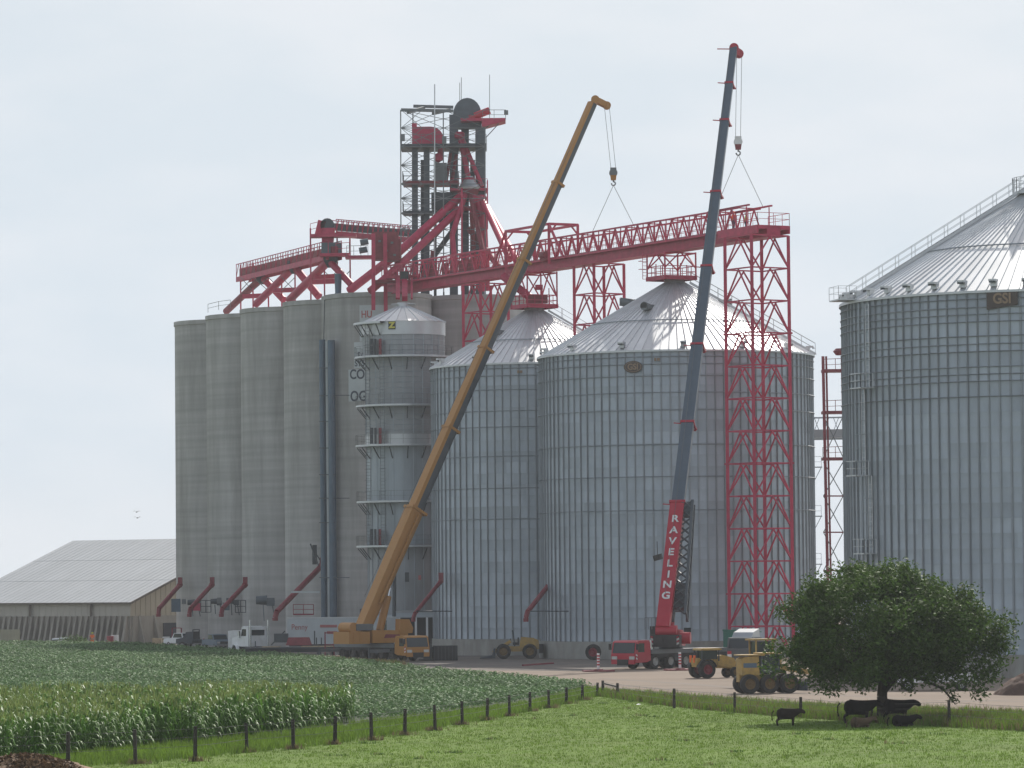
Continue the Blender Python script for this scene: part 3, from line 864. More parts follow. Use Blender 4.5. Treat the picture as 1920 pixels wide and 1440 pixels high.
for z0, z1, r in ((zz(665), zz(626), DR - .1), (zz(832), zz(665), DR - .35), (zz(1152), zz(832), DR - .45)):
    for k in range(n_):
        a = 2 * math.pi * k / n_
        bar(dry, 'seam', (DX + r * math.cos(a), DY + r * math.sin(a), z0), (DX + r * math.cos(a), DY + r * math.sin(a), z1), .07, X['galv'], shape='box')
k = 0
hr = MB()
for py in range(636, 830, 10):
    r = DR - .1 if py < 665 else DR - .35
    hr.lathe([(r + .005, zz(py) - .025), (r + .03, zz(py)), (r + .005, zz(py) + .025)], n=48)
hr.put('screen_band', X['galv'], dry, True)
# roof of 24 tapered sheets
h = math.pi / n_; Re, Rc = DR + .12, .75; za, zc = ze, zz(572) + .1
b = MB()
rp_ = lambda r, a, l=0: Vector((r * math.cos(a), r * math.sin(a), za + (Re - r) / (Re - Rc) * (zc - za) + l))
b.raw([rp_(Re, -h), rp_(Re, h), rp_(Rc, h), rp_(Rc, -h)], [(0, 1, 2, 3)])
b.raw([rp_(Re, h - .014), rp_(Re, h - .008, .09), rp_(Re, h), rp_(Rc, h - .07), rp_(Rc, h - .03, .07), rp_(Rc, h)], [(0, 1, 4, 3), (1, 2, 5, 4), (0, 2, 1)])
me = b.mesh('roof_panel', X['galv_roof'])
for k in range(n_): add('roof_panel', me, dry, Matrix.Rotation(2 * math.pi * k / n_, 4, 'Z'), True)
MB().cyl((0, 0, zc - .3), (0, 0, zc + .45), .8, .7, 16).box((0, 0, zc + .3), (2.6, 1.2, .08)).put('roof_cap', X['galv_new'], dry, True)
# ring walkways with brackets and railings
wk = 0
for py, ext in ((665, .8), (757, .7), (832, .75), (938, .7), (1022, .75)):
    z = zz(py); r0, r1 = DR - .5, DR + ext
    MB().lathe([(r0, z), (r1, z), (r1, z - .2), (r0, z - .2)], n=40).put('walkway', X['galv_new'], dry, True)
    for k in range(16):
        a = 2 * math.pi * k / 16 + .1
        ca, sa = math.cos(a), math.sin(a)
        bar(dry, 'walkway_bracket', (DX + (r0 + .1) * ca, DY + (r0 + .1) * sa, z - 1.5), (DX + (r1 - .15) * ca, DY + (r1 - .15) * sa, z - .3), .09, X['dark'])
    pts = [Vector((DX + r1 * math.cos(t), DY + r1 * math.sin(t), z)) for t in [math.pi * 2 * i / 24 for i in range(25)]]
    railing(dry, pts, X['greysteel'], 1.05, 1.2, .028)
    # control cabinets standing on the walkways
    for px, w in ((697, .35), (704, .25), (713, .3)):
        if py in (665, 1022, 832):
            p, a = on_bin(None, DR + .35, DX, DY, px, py, 0)
            MB().box(p + Vector((0, 0, .85)), (w, .3, 1.7)).put('control_cabinet', X['dark'] if px != 713 else X['darkred'], dry)
# half ring at the eave, ladder
a0, a1 = math.radians(180), math.radians(244)
MB().lathe([(DR, ze - .25), (DR + .9, ze - .25), (DR + .9, ze - .02), (DR, ze - .02)], n=12, a0=a0, a1=a1).put('eave_walkway', X['galv_new'], dry, True)
for k in range(5):
    a = a0 + (a1 - a0) * (k + .5) / 5
    bar(dry, 'walkway_bracket', (DX + DR * math.cos(a), DY + DR * math.sin(a), ze - 1.5), (DX + (DR + .8) * math.cos(a), DY + (DR + .8) * math.sin(a), ze - .3), .09, X['dark'])
for px, y0, y1 in ((690, 605, 1020), (717, 665, 1020)):
    p, a = on_bin(None, DR + .3, DX, DY, px, 800, 0)
    ld = MB()
    z0, z1 = zz(y1), zz(y0)
    for s in (-.22, .22): ld.beam(Vector((p.x + s, p.y, z0)), Vector((p.x + s, p.y, z1)), .06)
    z = z0
    while z < z1:
        ld.beam(Vector((p.x - .22, p.y, z)), Vector((p.x + .22, p.y, z)), .035); z += .35
    z = z0 + 2
    while z < z1:
        ld.beam(Vector((p.x - .38, p.y - .5, z)), Vector((p.x + .38, p.y - .5, z)), .07, .03); z += 1.2
    ld.put('ladder', X['greysteel'], dry)
p, a = on_bin(None, DR, DX, DY, 735, 610, .04)
Rz = Matrix.Translation(p) @ Matrix.Rotation(a + math.pi / 2, 4, 'Z') @ Matrix.Rotation(math.pi / 2, 4, 'X')
s = add('letter_sign', MB().box((0, 0, 0), (.78, .86, .06)).mesh('letter_sign', X['sign_black']), dry, Rz)
add('lettering', TXT['z'], s, Rz @ Matrix.Translation((0, 0, .05)) @ Matrix.Diagonal((.85, .85, 1, 1)))
# base frame with an open burner bay
zb = zz(1152) - .9
for k in range(10):
    a = 2 * math.pi * (k + .5) / 10
    bar(dry, 'base_column', (DX + 4.2 * math.cos(a), DY + 4.2 * math.sin(a), 0), (DX + 4.2 * math.cos(a), DY + 4.2 * math.sin(a), zb), .28, X['greysteel'])
MB().lathe([(3.2, 0), (3.2, zb)], n=20).put('burner_housing', X['dark'], dry, True)
bar(dry, 'base_beam', W(700, 1143, 429), W(725, 1143, 429), .5, X['sign_white'], .45)
bar(dry, 'base_beam', W(700, 1158, 429), W(808, 1158, 429), .5, X['sign_white'], .45)
bar(dry, 'exhaust_pipe', W(739.5, 1070, 428), W(739, 1165, 428), .42, X['dark'], shape='pipe')
MB().box(W(763, 1082, 429.8), (.45, .12, 1.0)).put('inspection_door', X['dark'], dry)
MB().box(W(787, 1083, 430.4), (.3, .1, .5)).put('warning_sign', X['ink_red'], dry)
shed_ = thing('loading_bay', 'open dark loading bay on pale posts under the dryer tower', 'loading bay', tuple(GD(820, 423)))
for px in (748, 779, 800, 822, 845): bar(shed_, 'post', GD(px, 420), GD(px, 420, 4.0), .22, X['galv_new'])
bar(shed_, 'header_beam', GD(742, 420, 4.1), GD(848, 420, 4.1), .3, X['galv'], .5)
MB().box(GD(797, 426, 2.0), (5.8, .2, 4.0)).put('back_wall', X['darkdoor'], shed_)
MB().box(GD(797, 423, 4.45), (6.0, 6.2, .14)).put('bay_roof', X['galv_dim'], shed_)
MB().box(GD(835, 421, 1.5), (.9, .8, 1.9)).cyl(GD(806, 421, 1.2), GD(815, 421, 1.2), .4, .4, 10).put('fan_unit', X['greysteel'], shed_)

# ================================================================== LATTICE SUPPORT TOWERS
U = Vector((1.80, 1.15, 0)); V = Vector((1.15, -1.80, 0))
def lattice_tower(label, c, zt, s, panel, zlow=0.0, legw=.30, name='conveyor_support_tower'):
    t = thing(name, label, 'support tower', (c[0], c[1], 0), 0, 'red lattice towers under the conveyor')
    o = Vector((c[0], c[1], 0)); u, v = U * s, V * s
    cor = [o - u - v, o + u - v, o + u + v, o - u + v]
    for p in cor:
        bar(t, 'leg', p, p + Vector((0, 0, zt)), legw, X['red'])
        MB().box(p + Vector((0, 0, .05)), (.8, .8, .1)).put('base_plate', X['greysteel'], t)
    n = int(round((zt - zlow) / panel)); ph = (zt - zlow) / n
    for k in range(n):
        z0, z1 = Vector((0, 0, zlow + k * ph)), Vector((0, 0, zlow + (k + 1) * ph))
        for a, b in zip(cor, cor[1:] + cor[:1]):
            m_ = (a + b) / 2
            bar(t, 'strut', a + z1, b + z1, .13, X['red'])
            bar(t, 'brace', a + z0, m_ + z1 - Vector((0, 0, .1)), .12, X['red'])
            bar(t, 'brace', b + z0, m_ + z1 - Vector((0, 0, .1)), .12, X['red'])
        if k % 4 == 1:
            fl = MB()
            for p in cor: fl.box(p + z1, (.55, .55, .16))
            fl.put('splice_plate', X['red'], t)
    return t
def tower_at(px, d):
    p = W(px, 700, d); return (p.x, d)
E0, E1 = W(735, 541, 452), W(1478, 434, 378)
ZB = 39.6
E0.z = ZB; E1.z = ZB
CU = (E1 - E0).normalized(); CV = Vector((-CU.y, CU.x, 0)); CL = (E1 - E0).length
lattice_tower('tall red lattice tower in front of the wide bin, carrying the end of the conveyor', tower_at(1421.5, 381), ZB + .1, 1.0, 2.98, legw=.30)
lattice_tower('red lattice tower rising between the two grain bin roofs', tower_at(1125, 413), ZB + .1, .86, 2.98, 0)
lattice_tower('red lattice tower in front of the concrete silos behind the crane boom', tower_at(912, 433.5), ZB - .3, .82, 2.98, 0)

# ================================================================== LONG CONVEYOR
conv = thing('truss_conveyor', 'long red overhead conveyor bridge crossing above the grain bins', 'conveyor', tuple(E0))
def CP(s, v, z): return E0 + CU * s + CV * v + Vector((0, 0, z))
b = MB()
R_ = Matrix((CU, CV, Vector((0, 0, 1)))).transposed()
CE = CL - 2.6
b.box(CP(CE / 2, 0, .55), (CE, 1.5, 1.1), R_)
for s in (-1, 1):
    b.box(CP(CE / 2, .82 * s, .06), (CE, .14, .12), R_).box(CP(CE / 2, .82 * s, 1.04), (CE, .14, .12), R_)
b.put('trough', X['red'], conv)
npan = 34; pl_ = (CL - 7.0) / npan; TH = 3.1
for s in (-1, 1):
    w = 1.25 * s
    bar(conv, 'top_chord', CP(0, w, TH), CP((CL - 7.0), w, TH), .16, X['red'])
    bar(conv, 'bottom_chord', CP(0, w, 1.0), CP((CL - 7.0), w, 1.0), .18, X['red'])
    for k in range(npan):
        a = k * pl_
        bar(conv, 'truss_post', CP(a, w, 1.0), CP(a, w, TH), .10, X['red'])
        bar(conv, 'truss_brace', CP(a, w, 1.0), CP(a + pl_ / 2, w, TH), .11, X['red'])
        bar(conv, 'truss_brace', CP(a + pl_, w, 1.0), CP(a + pl_ / 2, w, TH), .11, X['red'])
for k in range(0, npan + 1, 2):
    bar(conv, 'cross_member', CP(k * pl_, -1.25, TH), CP(k * pl_, 1.25, TH), .10, X['red'])
hr = MB()
for s in (-1, 1):
    for z in (1.55, 2.05): hr.beam(CP(0, 1.1 * s, z), CP((CL - 7.0), 1.1 * s, z), .045)
    for k in range(npan * 2): hr.beam(CP(k * pl_ / 2, 1.1 * s, 1.0), CP(k * pl_ / 2, 1.1 * s, 2.05), .04)
hr.put('walkway_railing', X['red'], conv)
bar(conv, 'catwalk', CP(0, -1.0, 1.12), CP((CL - 7.0), -1.0, 1.12), .5, X['greysteel'], .06)
# portal frame over the conveyor and drive motor
for a, b_ in ((30.5, 40.0),):
    H = 4.6
    for s_ in (a, b_):
        for w in (-1.7, 1.7): bar(conv, 'portal_leg', CP(s_, w, .5), CP(s_, w, H), .28, X['red'])
        bar(conv, 'portal_beam', CP(s_, -1.7, H), CP(s_, 1.7, H), .26, X['red'])
        for w in (-1, 1): bar(conv, 'portal_brace', CP(s_, w * 1.7, H - 1.0), CP(s_, w * .8, H), .14, X['red'])
    for w in (-1.7, 1.7):
        bar(conv, 'portal_beam', CP(a, w, H), CP(b_, w, H), .24, X['red'])
    bar(conv, 'portal_brace', CP(a - 3, -1.7, 1.0), CP(a, -1.7, H), .2, X['red'])
    bar(conv, 'portal_brace', CP(b_ + 3, -1.7, 1.0), CP(b_, -1.7, H), .2, X['red'])
mo = CP(38.5, -1.5, 1.5)
MB().cyl(mo - CU * .5, mo + CU * .5, .4, .4, 14).box(mo - Vector((0, 0, .4)), (.8, .8, .3)).put('drive_motor', X['darkred'], conv, auto=40)
for s in (12, 15, 19, 21): 
    MB().box(CP(s, -.95, 1.75), (1.5, .12, 1.35), R_).put('side_panel', X['darkred'], conv)
# head platform over the tall tower
b = MB().box(CP(CL - 6.2, 0, .95), (7.2, 3.6, .35), R_).box(CP(CL - 6.2, -1.75, .75), (7.2, .16, .75), R_).box(CP(CL - 6.2, 1.75, .75), (7.2, .16, .75), R_)
b.put('head_platform', X['red'], conv)
hp = [CP(CL - 6.4, -1.75, 1.15), CP(CL - 2.6, -1.75, 1.15), CP(CL - 2.6, 1.75, 1.15), CP(CL - 6.4, 1.75, 1.15)]
railing(conv, hp, X['red'], 1.15, 1.2, .05)
for s in (-1, 1):
    bar(conv, 'hoist_rail', CP(CL - 12.5, 1.25 * s, TH + .05), CP(CL - 4.9, 1.25 * s, TH + .12), .16, X['red'])
    bar(conv, 'truss_post', CP(CL - 5.4, 1.25 * s, 1.0), CP(CL - 5.4, 1.25 * s, TH), .10, X['red'])

# ================================================================== PLATFORMS ON THE BIN PEAKS
def peak_platform(label, c, zp, r):
    t = thing('roof_peak_platform', label, 'platform', (c[0], c[1], zp), 0, 'red railed platforms on the bin peaks')
    o = Vector((c[0], c[1], zp + .45))
    u, v = CU * r, CV * r
    cor = [o - u - v, o + u - v, o + u + v, o - u + v]
    R2 = Matrix((CU, CV, Vector((0, 0, 1)))).transposed()
    MB().box(o, (2 * r + .2, 2 * r + .2, .1), R2).box(o - v - Vector((0, 0, .05)), (2 * r + .3, .14, .42), R2).box(o + v - Vector((0, 0, .05)), (2 * r + .3, .14, .42), R2).box(o - u - Vector((0, 0, .05)), (.14, 2 * r + .2, .42), R2).box(o + u - Vector((0, 0, .05)), (.14, 2 * r + .2, .42), R2).put('deck', X['red'], t)
    top = Vector((0, 0, ZB - zp - .45))
    for a, b in zip(cor, cor[1:] + cor[:1]):
        bar(t, 'post', a, a + top, .16, X['red'])
        m_ = (a + b) / 2
        bar(t, 'post', m_, m_ + top * .55, .10, X['red'])
        bar(t, 'brace', a + Vector((0, 0, .9)), m_ + top, .11, X['red'])
        bar(t, 'brace', b + Vector((0, 0, .9)), m_ + top, .11, X['red'])
        bar(t, 'top_beam', a + top * .96, b + top * .96, .13, X['red'])
    railing(t, cor + cor[:1], X['red'], 1.1, .8, .07)
    lad = MB()
    q = cor[0] - CU * .45
    for s in (-.25, .25): lad.beam(q + CV * s, q + CV * s + top * 1.1, .06)
    z = 0
    while z < top.z * 1.1:
        lad.beam(q - CV * .25 + Vector((0, 0, z)), q + CV * .25 + Vector((0, 0, z)), .04); z += .33
    for z in (1.0, 1.8, 2.6):
        if z < top.z:
            pts = [q - CV * .36, q - CV * .36 - CU * .6, q + CV * .36 - CU * .6, q + CV * .36]
            for a, b in zip(pts[:-1], pts[1:]): lad.beam(a + Vector((0, 0, z)), b + Vector((0, 0, z)), .07, .04)
    lad.put('ladder', X['red'], t)
    return t
peak_platform('red railed platform on the peak of the wide bin with the oval sign', (B2[0] - .3, B2[1]), 36.7, 1.75)
pk1 = peak_platform('red railed platform on the peak of the narrower bin, with a feed spout', (B1[0], B1[1]), 35.6, 1.75)
o1 = Vector((B1[0], B1[1], 36.05))
bar(pk1, 'feed_spout', o1 + Vector((-3.2, 3, 3.4)), o1 + Vector((.1, 0, .5)), .85, X['red'], shape='pipe')
MB().box(o1 + Vector((.3, -.8, .7)), (2.2, .8, .9)).put('valve_housing', X['darkred'], pk1)
MB().cyl(o1 + Vector((.1, -1.2, 1.9)), o1 + Vector((.9, -1.2, 1.9)), .28, .28, 12).put('motor', X['red'], pk1)

# ================================================================== GALLERY CONVEYORS OVER THE SILOS
gal = thing('silo_gallery_conveyor', 'red conveyor with crossed spout pipes along the top of the concrete silos', 'conveyor', (-30, 490, ZT))
def seg_truss(t, p, q, hw, depth, up, n, belt, m_='red'):
    """Walkway conveyor from p to q: dark belt housing, red side girders, railing with posts."""
    p, q = Vector(p), Vector(q)
    u = (q - p).normalized(); v = Vector((-u.y, u.x, 0)).normalized()
    Z = Vector((0, 0, 1))
    bar(t, 'belt_housing', p + Z * .55, q + Z * .55, .8, X[belt], .75)
    for s in (-1, 1):
        bar(t, 'side_girder', p + v * hw * s - Z * depth * .5, q + v * hw * s - Z * depth * .5, .12, X[m_], depth)
        bar(t, 'handrail', p + v * hw * s + Z * up, q + v * hw * s + Z * up, .09, X[m_])
        for k in range(n + 1):
            a = p.lerp(q, k / n) + v * hw * s
            bar(t, 'rail_post', a, a + Z * up, .08, X[m_])
    for k in range(n):
        a = p.lerp(q, k / n); b_ = p.lerp(q, (k + 1) / n)
        bar(t, 'rail_brace', a - v * hw, (a + b_) / 2 - v * hw + Z * up, .07, X[m_])
    return u, v
pA, pB = W(455, 520, 493.5), W(628, 477, 460)
seg_truss(gal, pA, pB, .8, .6, 1.55, 18, 'darkred')
# deck platform at the far end
railing(gal, [W(452, 514, 494), W(474, 508, 490)], X['red'], 1.3, 1.0, .07)
bar(gal, 'end_deck', W(451, 516, 494.5), W(476, 510, 490), .3, X['red'], 1.6)
# head box, chute and platform where the cross conveyor starts
cA, cB = W(604, 428, 462), W(775, 447, 474)
seg_truss(gal, W(622, 434, 463), cB, .7, .5, 1.35, 16, 'dark')
b = MB()
hp_ = W(601, 428, 462)
b.box(hp_, (.9, 1.2, 1.7), Matrix.Rotation(math.radians(14), 3, 'Y')).m(1).cyl(hp_ + Vector((.8, -.6, .3)), hp_ + Vector((.8, .6, .3)), .8, .8, 16)
b.put('conveyor_head', [X['red'], X['dark']], gal, auto=40)
ch = MB(); t0, t1 = W(616, 428, 461.5), W(616, 468, 461)
ch.raw([t0 + Vector(o) for o in ((-.75, -.6, 0), (.75, -.6, 0), (.75, .6, 0), (-.75, .6, 0))] + [t1 + Vector(o) for o in ((-.75, -.6, 0), (.45, -.6, 0), (.45, .6, 0), (-.75, .6, 0))],
       [(0, 1, 5, 4), (1, 2, 6, 5), (2, 3, 7, 6), (3, 0, 4, 7), (0, 3, 2, 1)])
ch.put('transfer_chute', X['red'], gal)
MB().box(W(622, 468, 461), (2.3, 1.6, 1.5)).put('tail_box', X['greenish'], gal)
for x0, x1, y, d, m_ in ((582, 668, 443, 461, 'red'), (600, 655, 479, 460, 'red'), (648, 745, 483, 458.5, 'red')):
    bar(gal, 'platform_deck', W(x0, y, d), W(x1, y - 1, d), 2.0, X[m_], .34)
railing(gal, [W(582, 441, 460), W(598, 437, 460)], X['red'], 1.3, .8, .06)
railing(gal, [W(630, 477, 459), W(655, 475, 459), W(655, 475, 461)], X['red'], 1.25, .8, .06)
railing(gal, [W(650, 481, 457.5), W(690, 480, 457.5)], X['greysteel'], 1.2, .8, .05)
# gallery posts and cross bracing standing on the roof
posts = [(451, 496, 494), (474, 492, 490), (503, 500, 486), (528, 505, 482), (553, 500, 478), (582, 428, 462), (608, 470, 461), (632, 440, 462), (656, 440, 463)]
for px, py, d in posts:
    t_ = W(px, py, d); bar(gal, 'gallery_post', Vector((t_.x, t_.y, ZT)), t_, .17, X['red'])
for (xa, xb) in ((451, 474), (474, 503), (503, 528), (528, 553), (582, 608), (608, 632), (632, 656)):
    for ya, yb in ((545, 520), (520, 545)):
        d = np.interp((xa + xb) / 2, [451, 560, 656], [492, 474, 461])
        bar(gal, 'gallery_brace', W(xa, ya + (0 if xa < 570 else -12), d), W(xb, yb + (0 if xa < 570 else -12), d), .08, X['greysteel'])
for xa, xb, y, d in ((455, 500, 556, 489), (512, 562, 545, 479), (585, 640, 529, 463), (590, 628, 520, 465)):
    bar(gal, 'maintenance_deck', W(xa, y, d), W(xb, y - 2, d), .9, X['red'], .5)
# crossed spout pipes from the conveyor to the silos
for (x0, y0, e0, x1, y1, e1, w, m_) in (
        (492, 520, 488, 424, 584, 497, .85, 'darkred'), (492, 520, 488, 532, 562, 484, .85, 'red'),
        (552, 500, 475, 480, 570, 486, .9, 'red'), (552, 500, 475, 598, 556, 472, .9, 'red'),
        (620, 486, 461, 543, 562, 473, .95, 'red'), (618, 490, 461, 660, 535, 458, .8, 'red')):
    pipe(gal, 'spout_pipe', W(x0, y0, e0), W(x1, y1, e1), w, X[m_])
for px, py, d in ((492, 519, 488), (552, 499, 475), (620, 487, 461)):
    c_ = W(px, py, d)
    MB().box(c_ + Vector((0, 0, .25)), (1.6, 1.2, .7), taper=1.0).raw([c_ + Vector(o) for o in ((-.8, -.6, -.1), (.8, -.6, -.1), (.8, .6, -.1), (-.8, .6, -.1), (-.35, -.3, -.9), (.35, -.3, -.9), (.35, .3, -.9), (-.35, .3, -.9))], [(0, 1, 5, 4), (1, 2, 6, 5), (2, 3, 7, 6), (3, 0, 4, 7), (4, 5, 6, 7)]).put('diverter_box', X['dark'], gal)
# cyclone, motors and small roof gear
cy_ = W(634, 530, 459)
MB().cyl(cy_ + Vector((0, 0, -1.2)), cy_ + Vector((0, 0, 1.0)), .35, .42, 12).cyl(cy_ + Vector((0, 0, -2.2)), cy_ + Vector((0, 0, -1.2)), .9, .4, 12).put('vent_stack', X['bluepipe'], gal, auto=40)
for px, py, d in ((683, 455, 457), (681, 470, 457.5)):
    c_ = W(px, py, d)
    MB().cyl(c_ - Vector((.45, 0, 0)), c_ + Vector((.45, 0, .15)), .35, .35, 12).put('motor', X['greenish'], gal, auto=40)
# transfer tower box
for px in (700, 722, 742):
    bar(gal, 'transfer_post', Vector((W(px, 560, 446).x, 446 + (px - 700) * .1, ZT - (2.3 if px < 730 else 0))), W(px, 438, 446 + (px - 700) * .1), .42, X['red'])
MB().box(W(722, 462, 450), (2.9, 2.2, 3.1)).box(W(738, 470, 450), (1.6, 2.0, 2.4)).put('transfer_box', X['darkred'], gal)
for x, y in ((712, 452), (735, 455), (725, 470), (740, 478)):
    MB().box(W(x, y, 448.7), (.3, .2, .22)).put('fitting', X['greysteel'], gal)
bar(gal, 'platform_deck', W(700, 528, 447), W(742, 528, 447), 1.2, X['darkred'], .3)
bar(gal, 'platform_deck', W(726, 520, 446), W(782, 518, 446), 1.2, X['red'], .3)
for px in (748, 759, 772, 744):
    bar(gal, 'dryer_feed_post', W(px, 522, 445), W(px, 560, 441), .22 if px != 759 else .6, X['red'])
railing(gal, [W(726, 518, 445), W(782, 517, 445)], X['red'], 1.0, .35, .08)
MB().box(W(758, 516, 444.5), (.9, .7, .8)).put('motor', X['black'], gal)

# ================================================================== ELEVATOR LEG TOWER
leg = thing('elevator_leg_tower', 'tall dark leg tower with a red and a grey domed head above the silos', 'elevator tower', (-7.8, 462, ZT))
def LP(px, py, dd=0.0): return W(px, py, 462 + dd)
fx = [(752, -4), (752, 3), (832, -4), (910, -4), (910, 3), (775, 3)]
ztop = LP(830, 206).z
for px, dd in fx:
    p = LP(px, 560, dd); bar(leg, 'corner_post', Vector((p.x, p.y, ZT)), Vector((LP(px, 300, dd).x, p.y, LP(px, 206 if px < 900 else 240, dd).z)), .13, X['greysteel'])
lev = [206, 240, 275, 310, 345, 372, 400, 430, 460, 490, 520]
for i, y in enumerate(lev[1:], 1):
    for (xa, xb, dd) in ((752, 832, -4), (832, 910, -4), (752, 910, 3)):
        bar(leg, 'girt', LP(xa, y, dd), LP(xb, y, dd), .08, X['greysteel'])
        ym = lev[i - 1]
        xm = (xa + xb) / 2 if dd < 0 else xa
        if dd < 0 and xa == 752:
            bar(leg, 'bracing', LP(xa, ym, dd), LP(792, y, dd), .06, X['greysteel'])
            bar(leg, 'bracing', LP(792, ym, dd), LP(xa, y, dd), .06, X['greysteel'])
        bar(leg, 'bracing', LP(xa, ym, dd), LP(xb, y, dd), .06, X['greysteel'])
        bar(leg, 'bracing', LP(xb, ym, dd), LP(xa, y, dd), .06, X['greysteel'])
    bar(leg, 'girt', LP(752, y, -4), LP(752, y, 3), .08, X['greysteel'])
# roof beams of the tower
for (xa, ya, da, xb, yb, db) in ((752, 206, -4, 850, 208, -4), (775, 199, 3, 850, 201, 3), (765, 211, -4, 795, 202, 3), (812, 213, -4, 843, 206, 3)):
    bar(leg, 'hoist_beam', LP(xa, ya, da), LP(xb, yb, db), .28, X['greysteel'], .34)
# bucket elevator casings
for (px, y0, w, dd, m_) in ((778, 280, .62, -1, 'greenish'), (800, 280, .62, -1, 'greenish'), (792, 300, .35, 2, 'dark'), (872, 235, .8, 1, 'greenish'), (900, 240, .95, -1, 'greenish'), (851, 250, .85, 0, 'greenish'), (886, 300, .5, 2, 'dark'), (816, 300, .3, 2.5, 'dark')):
    t_ = LP(px, y0, dd); bar(leg, 'leg_casing', Vector((LP(px, 560, dd).x, t_.y, ZT)), t_, w, X[m_], w * 1.1)
# domed heads
def head(px0, px1, ytop, ybot, dd, m_, flatleft=False):
    a, b_ = LP(px0, ybot, dd), LP(px1, ybot, dd); top = LP((px0 + px1) / 2, ytop, dd)
    w = b_.x - a.x; hgt = top.z - a.z
    prof = []
    if flatleft:
        prof = [(0, 0), (w, 0)] + [(w - w * .42 * (1 - math.cos(t)), hgt * .35 + hgt * .58 * math.sin(t)) for t in [math.pi / 2 * i / 7 for i in range(8)]] + [(0.15 * w, hgt * .93), (.15 * w, hgt * 1.1), (0, hgt * 1.1)]
    else:
        prof = [(0, 0), (w, 0)] + [(w / 2 + w / 2 * math.cos(t), hgt * .45 + hgt * .55 * math.sin(t)) for t in [math.pi * i / 12 for i in range(13)]]
    MB().prism(prof, a.y - .8, a.y + .8).put('leg_head', X[m_], leg, M=Matrix.Translation((a.x, 0, a.z)), auto=35)
head(773, 832, 236, 276, -1, 'red', True)
head(850, 903, 185, 242, 0, 'greenish')
MB().box(LP(851, 252, 0), (1.0, 1.5, 4.4)).put('leg_casing', X['greenish'], leg)
mo = LP(905, 212, -1.6)
MB().cyl(mo + Vector((-.9, 0, -.35)), mo + Vector((.8, 0, .3)), .42, .42, 14).box(mo + Vector((-1.0, .3, -.5)), (1.2, .9, .5)).put('head_drive', X['crane_red'], leg, auto=40)
# head platform
a, b_ = LP(864, 226, -1), LP(948, 226, -1)
MB().box((a + b_) / 2 + Vector((0, 0, -.05)), ((b_ - a).x, 3.2, .3)).raw([a + Vector((2.4, -1.6, -.2)), b_ + Vector((0, -1.6, -.2)), a + Vector((2.4, -1.6, -.95)), a + Vector((2.4, 1.6, -.2)), b_ + Vector((0, 1.6, -.2)), a + Vector((2.4, 1.6, -.95))], [(0, 2, 1), (3, 4, 5), (1, 2, 5, 4), (0, 3, 5, 2)]).put('head_platform', X['red'], leg)
railing(leg, [LP(905, 224, -2.6), LP(948, 224, -2.6), LP(948, 224, .6), LP(905, 224, .6)], X['greysteel'], 1.1, 1.0, .05)
bar(leg, 'platform_brace', LP(911, 258, -2), LP(935, 232, -2), .1, X['greysteel'])
bar(leg, 'platform_brace', LP(905, 245, -2), LP(918, 234, -2), .1, X['greysteel'])
lamp = LP(949, 211, -2.6)
MB().cyl(lamp - Vector((0, 0, .25)), lamp + Vector((0, 0, .25)), .24, .24, 12).put('beacon', X['greysteel'], leg, auto=40)
# working decks
for y, xa, xb, m_, dep in ((277, 752, 912, 'dark', 6.4), (345, 756, 860, 'darkred', 5.0), (358, 845, 914, 'red', 4.0), (400, 756, 812, 'dark', 4.0), (391, 862, 912, 'red', 3.0)):
    a, b_ = LP(xa, y, -.5), LP(xb, y, -.5)
    MB().box((a + b_) / 2, ((b_ - a).x, dep, .28)).put('working_deck', X[m_], leg)
    railing(leg, [a + Vector((0, -dep / 2, .1)), b_ + Vector((0, -dep / 2, .1)), b_ + Vector((0, dep / 2, .1)), a + Vector((0, dep / 2, .1)), a + Vector((0, -dep / 2, .1))], X['greysteel'] if m_ != 'red' else X['red'], 1.1, 1.2, .045)
# cleaner, hopper, distributor
c_ = LP(826, 326, -1.5)
MB().box(c_, (1.45, 1.4, 2.4)).box(c_ + Vector((0, -.72, .3)), (1.0, .04, .5)).put('grain_cleaner', X['greysteel'], leg)
c_ = LP(828, 385, -1)
MB().box(c_ + Vector((0, 0, .5)), (2.3, 2.0, 1.8)).raw([c_ + Vector(o) for o in ((-1.15, -1, -.4), (1.15, -1, -.4), (1.15, 1, -.4), (-1.15, 1, -.4), (-.3, -.3, -2), (.3, -.3, -2), (.3, .3, -2), (-.3, .3, -2))], [(0, 1, 5, 4), (1, 2, 6, 5), (2, 3, 7, 6), (3, 0, 4, 7)]).put('surge_hopper', X['dark'], leg)
c_ = LP(880, 352, -2)
MB().lathe([(1.25, -.2), (1.3, 0), (.55, .95), (.45, 1.3)], c=tuple(c_), n=20).put('distributor', X['galv_new'], leg, auto=40)
MB().lathe([(.8, -1.2), (1.2, -.2), (1.25, 0)], c=tuple(c_), n=20).put('distributor_bowl', X['darkred'], leg, auto=40)
bar(leg, 'elbow_pipe', LP(828, 276, -1.2), LP(824, 300, -1.2), .75, X['red'], shape='pipe')
MB().lathe([(.05, -.55), (.5, -.3), (.55, .1), (.3, .5)], c=tuple(LP(822, 296, -1.4)), n=14).put('valve', X['red'], leg, auto=40)
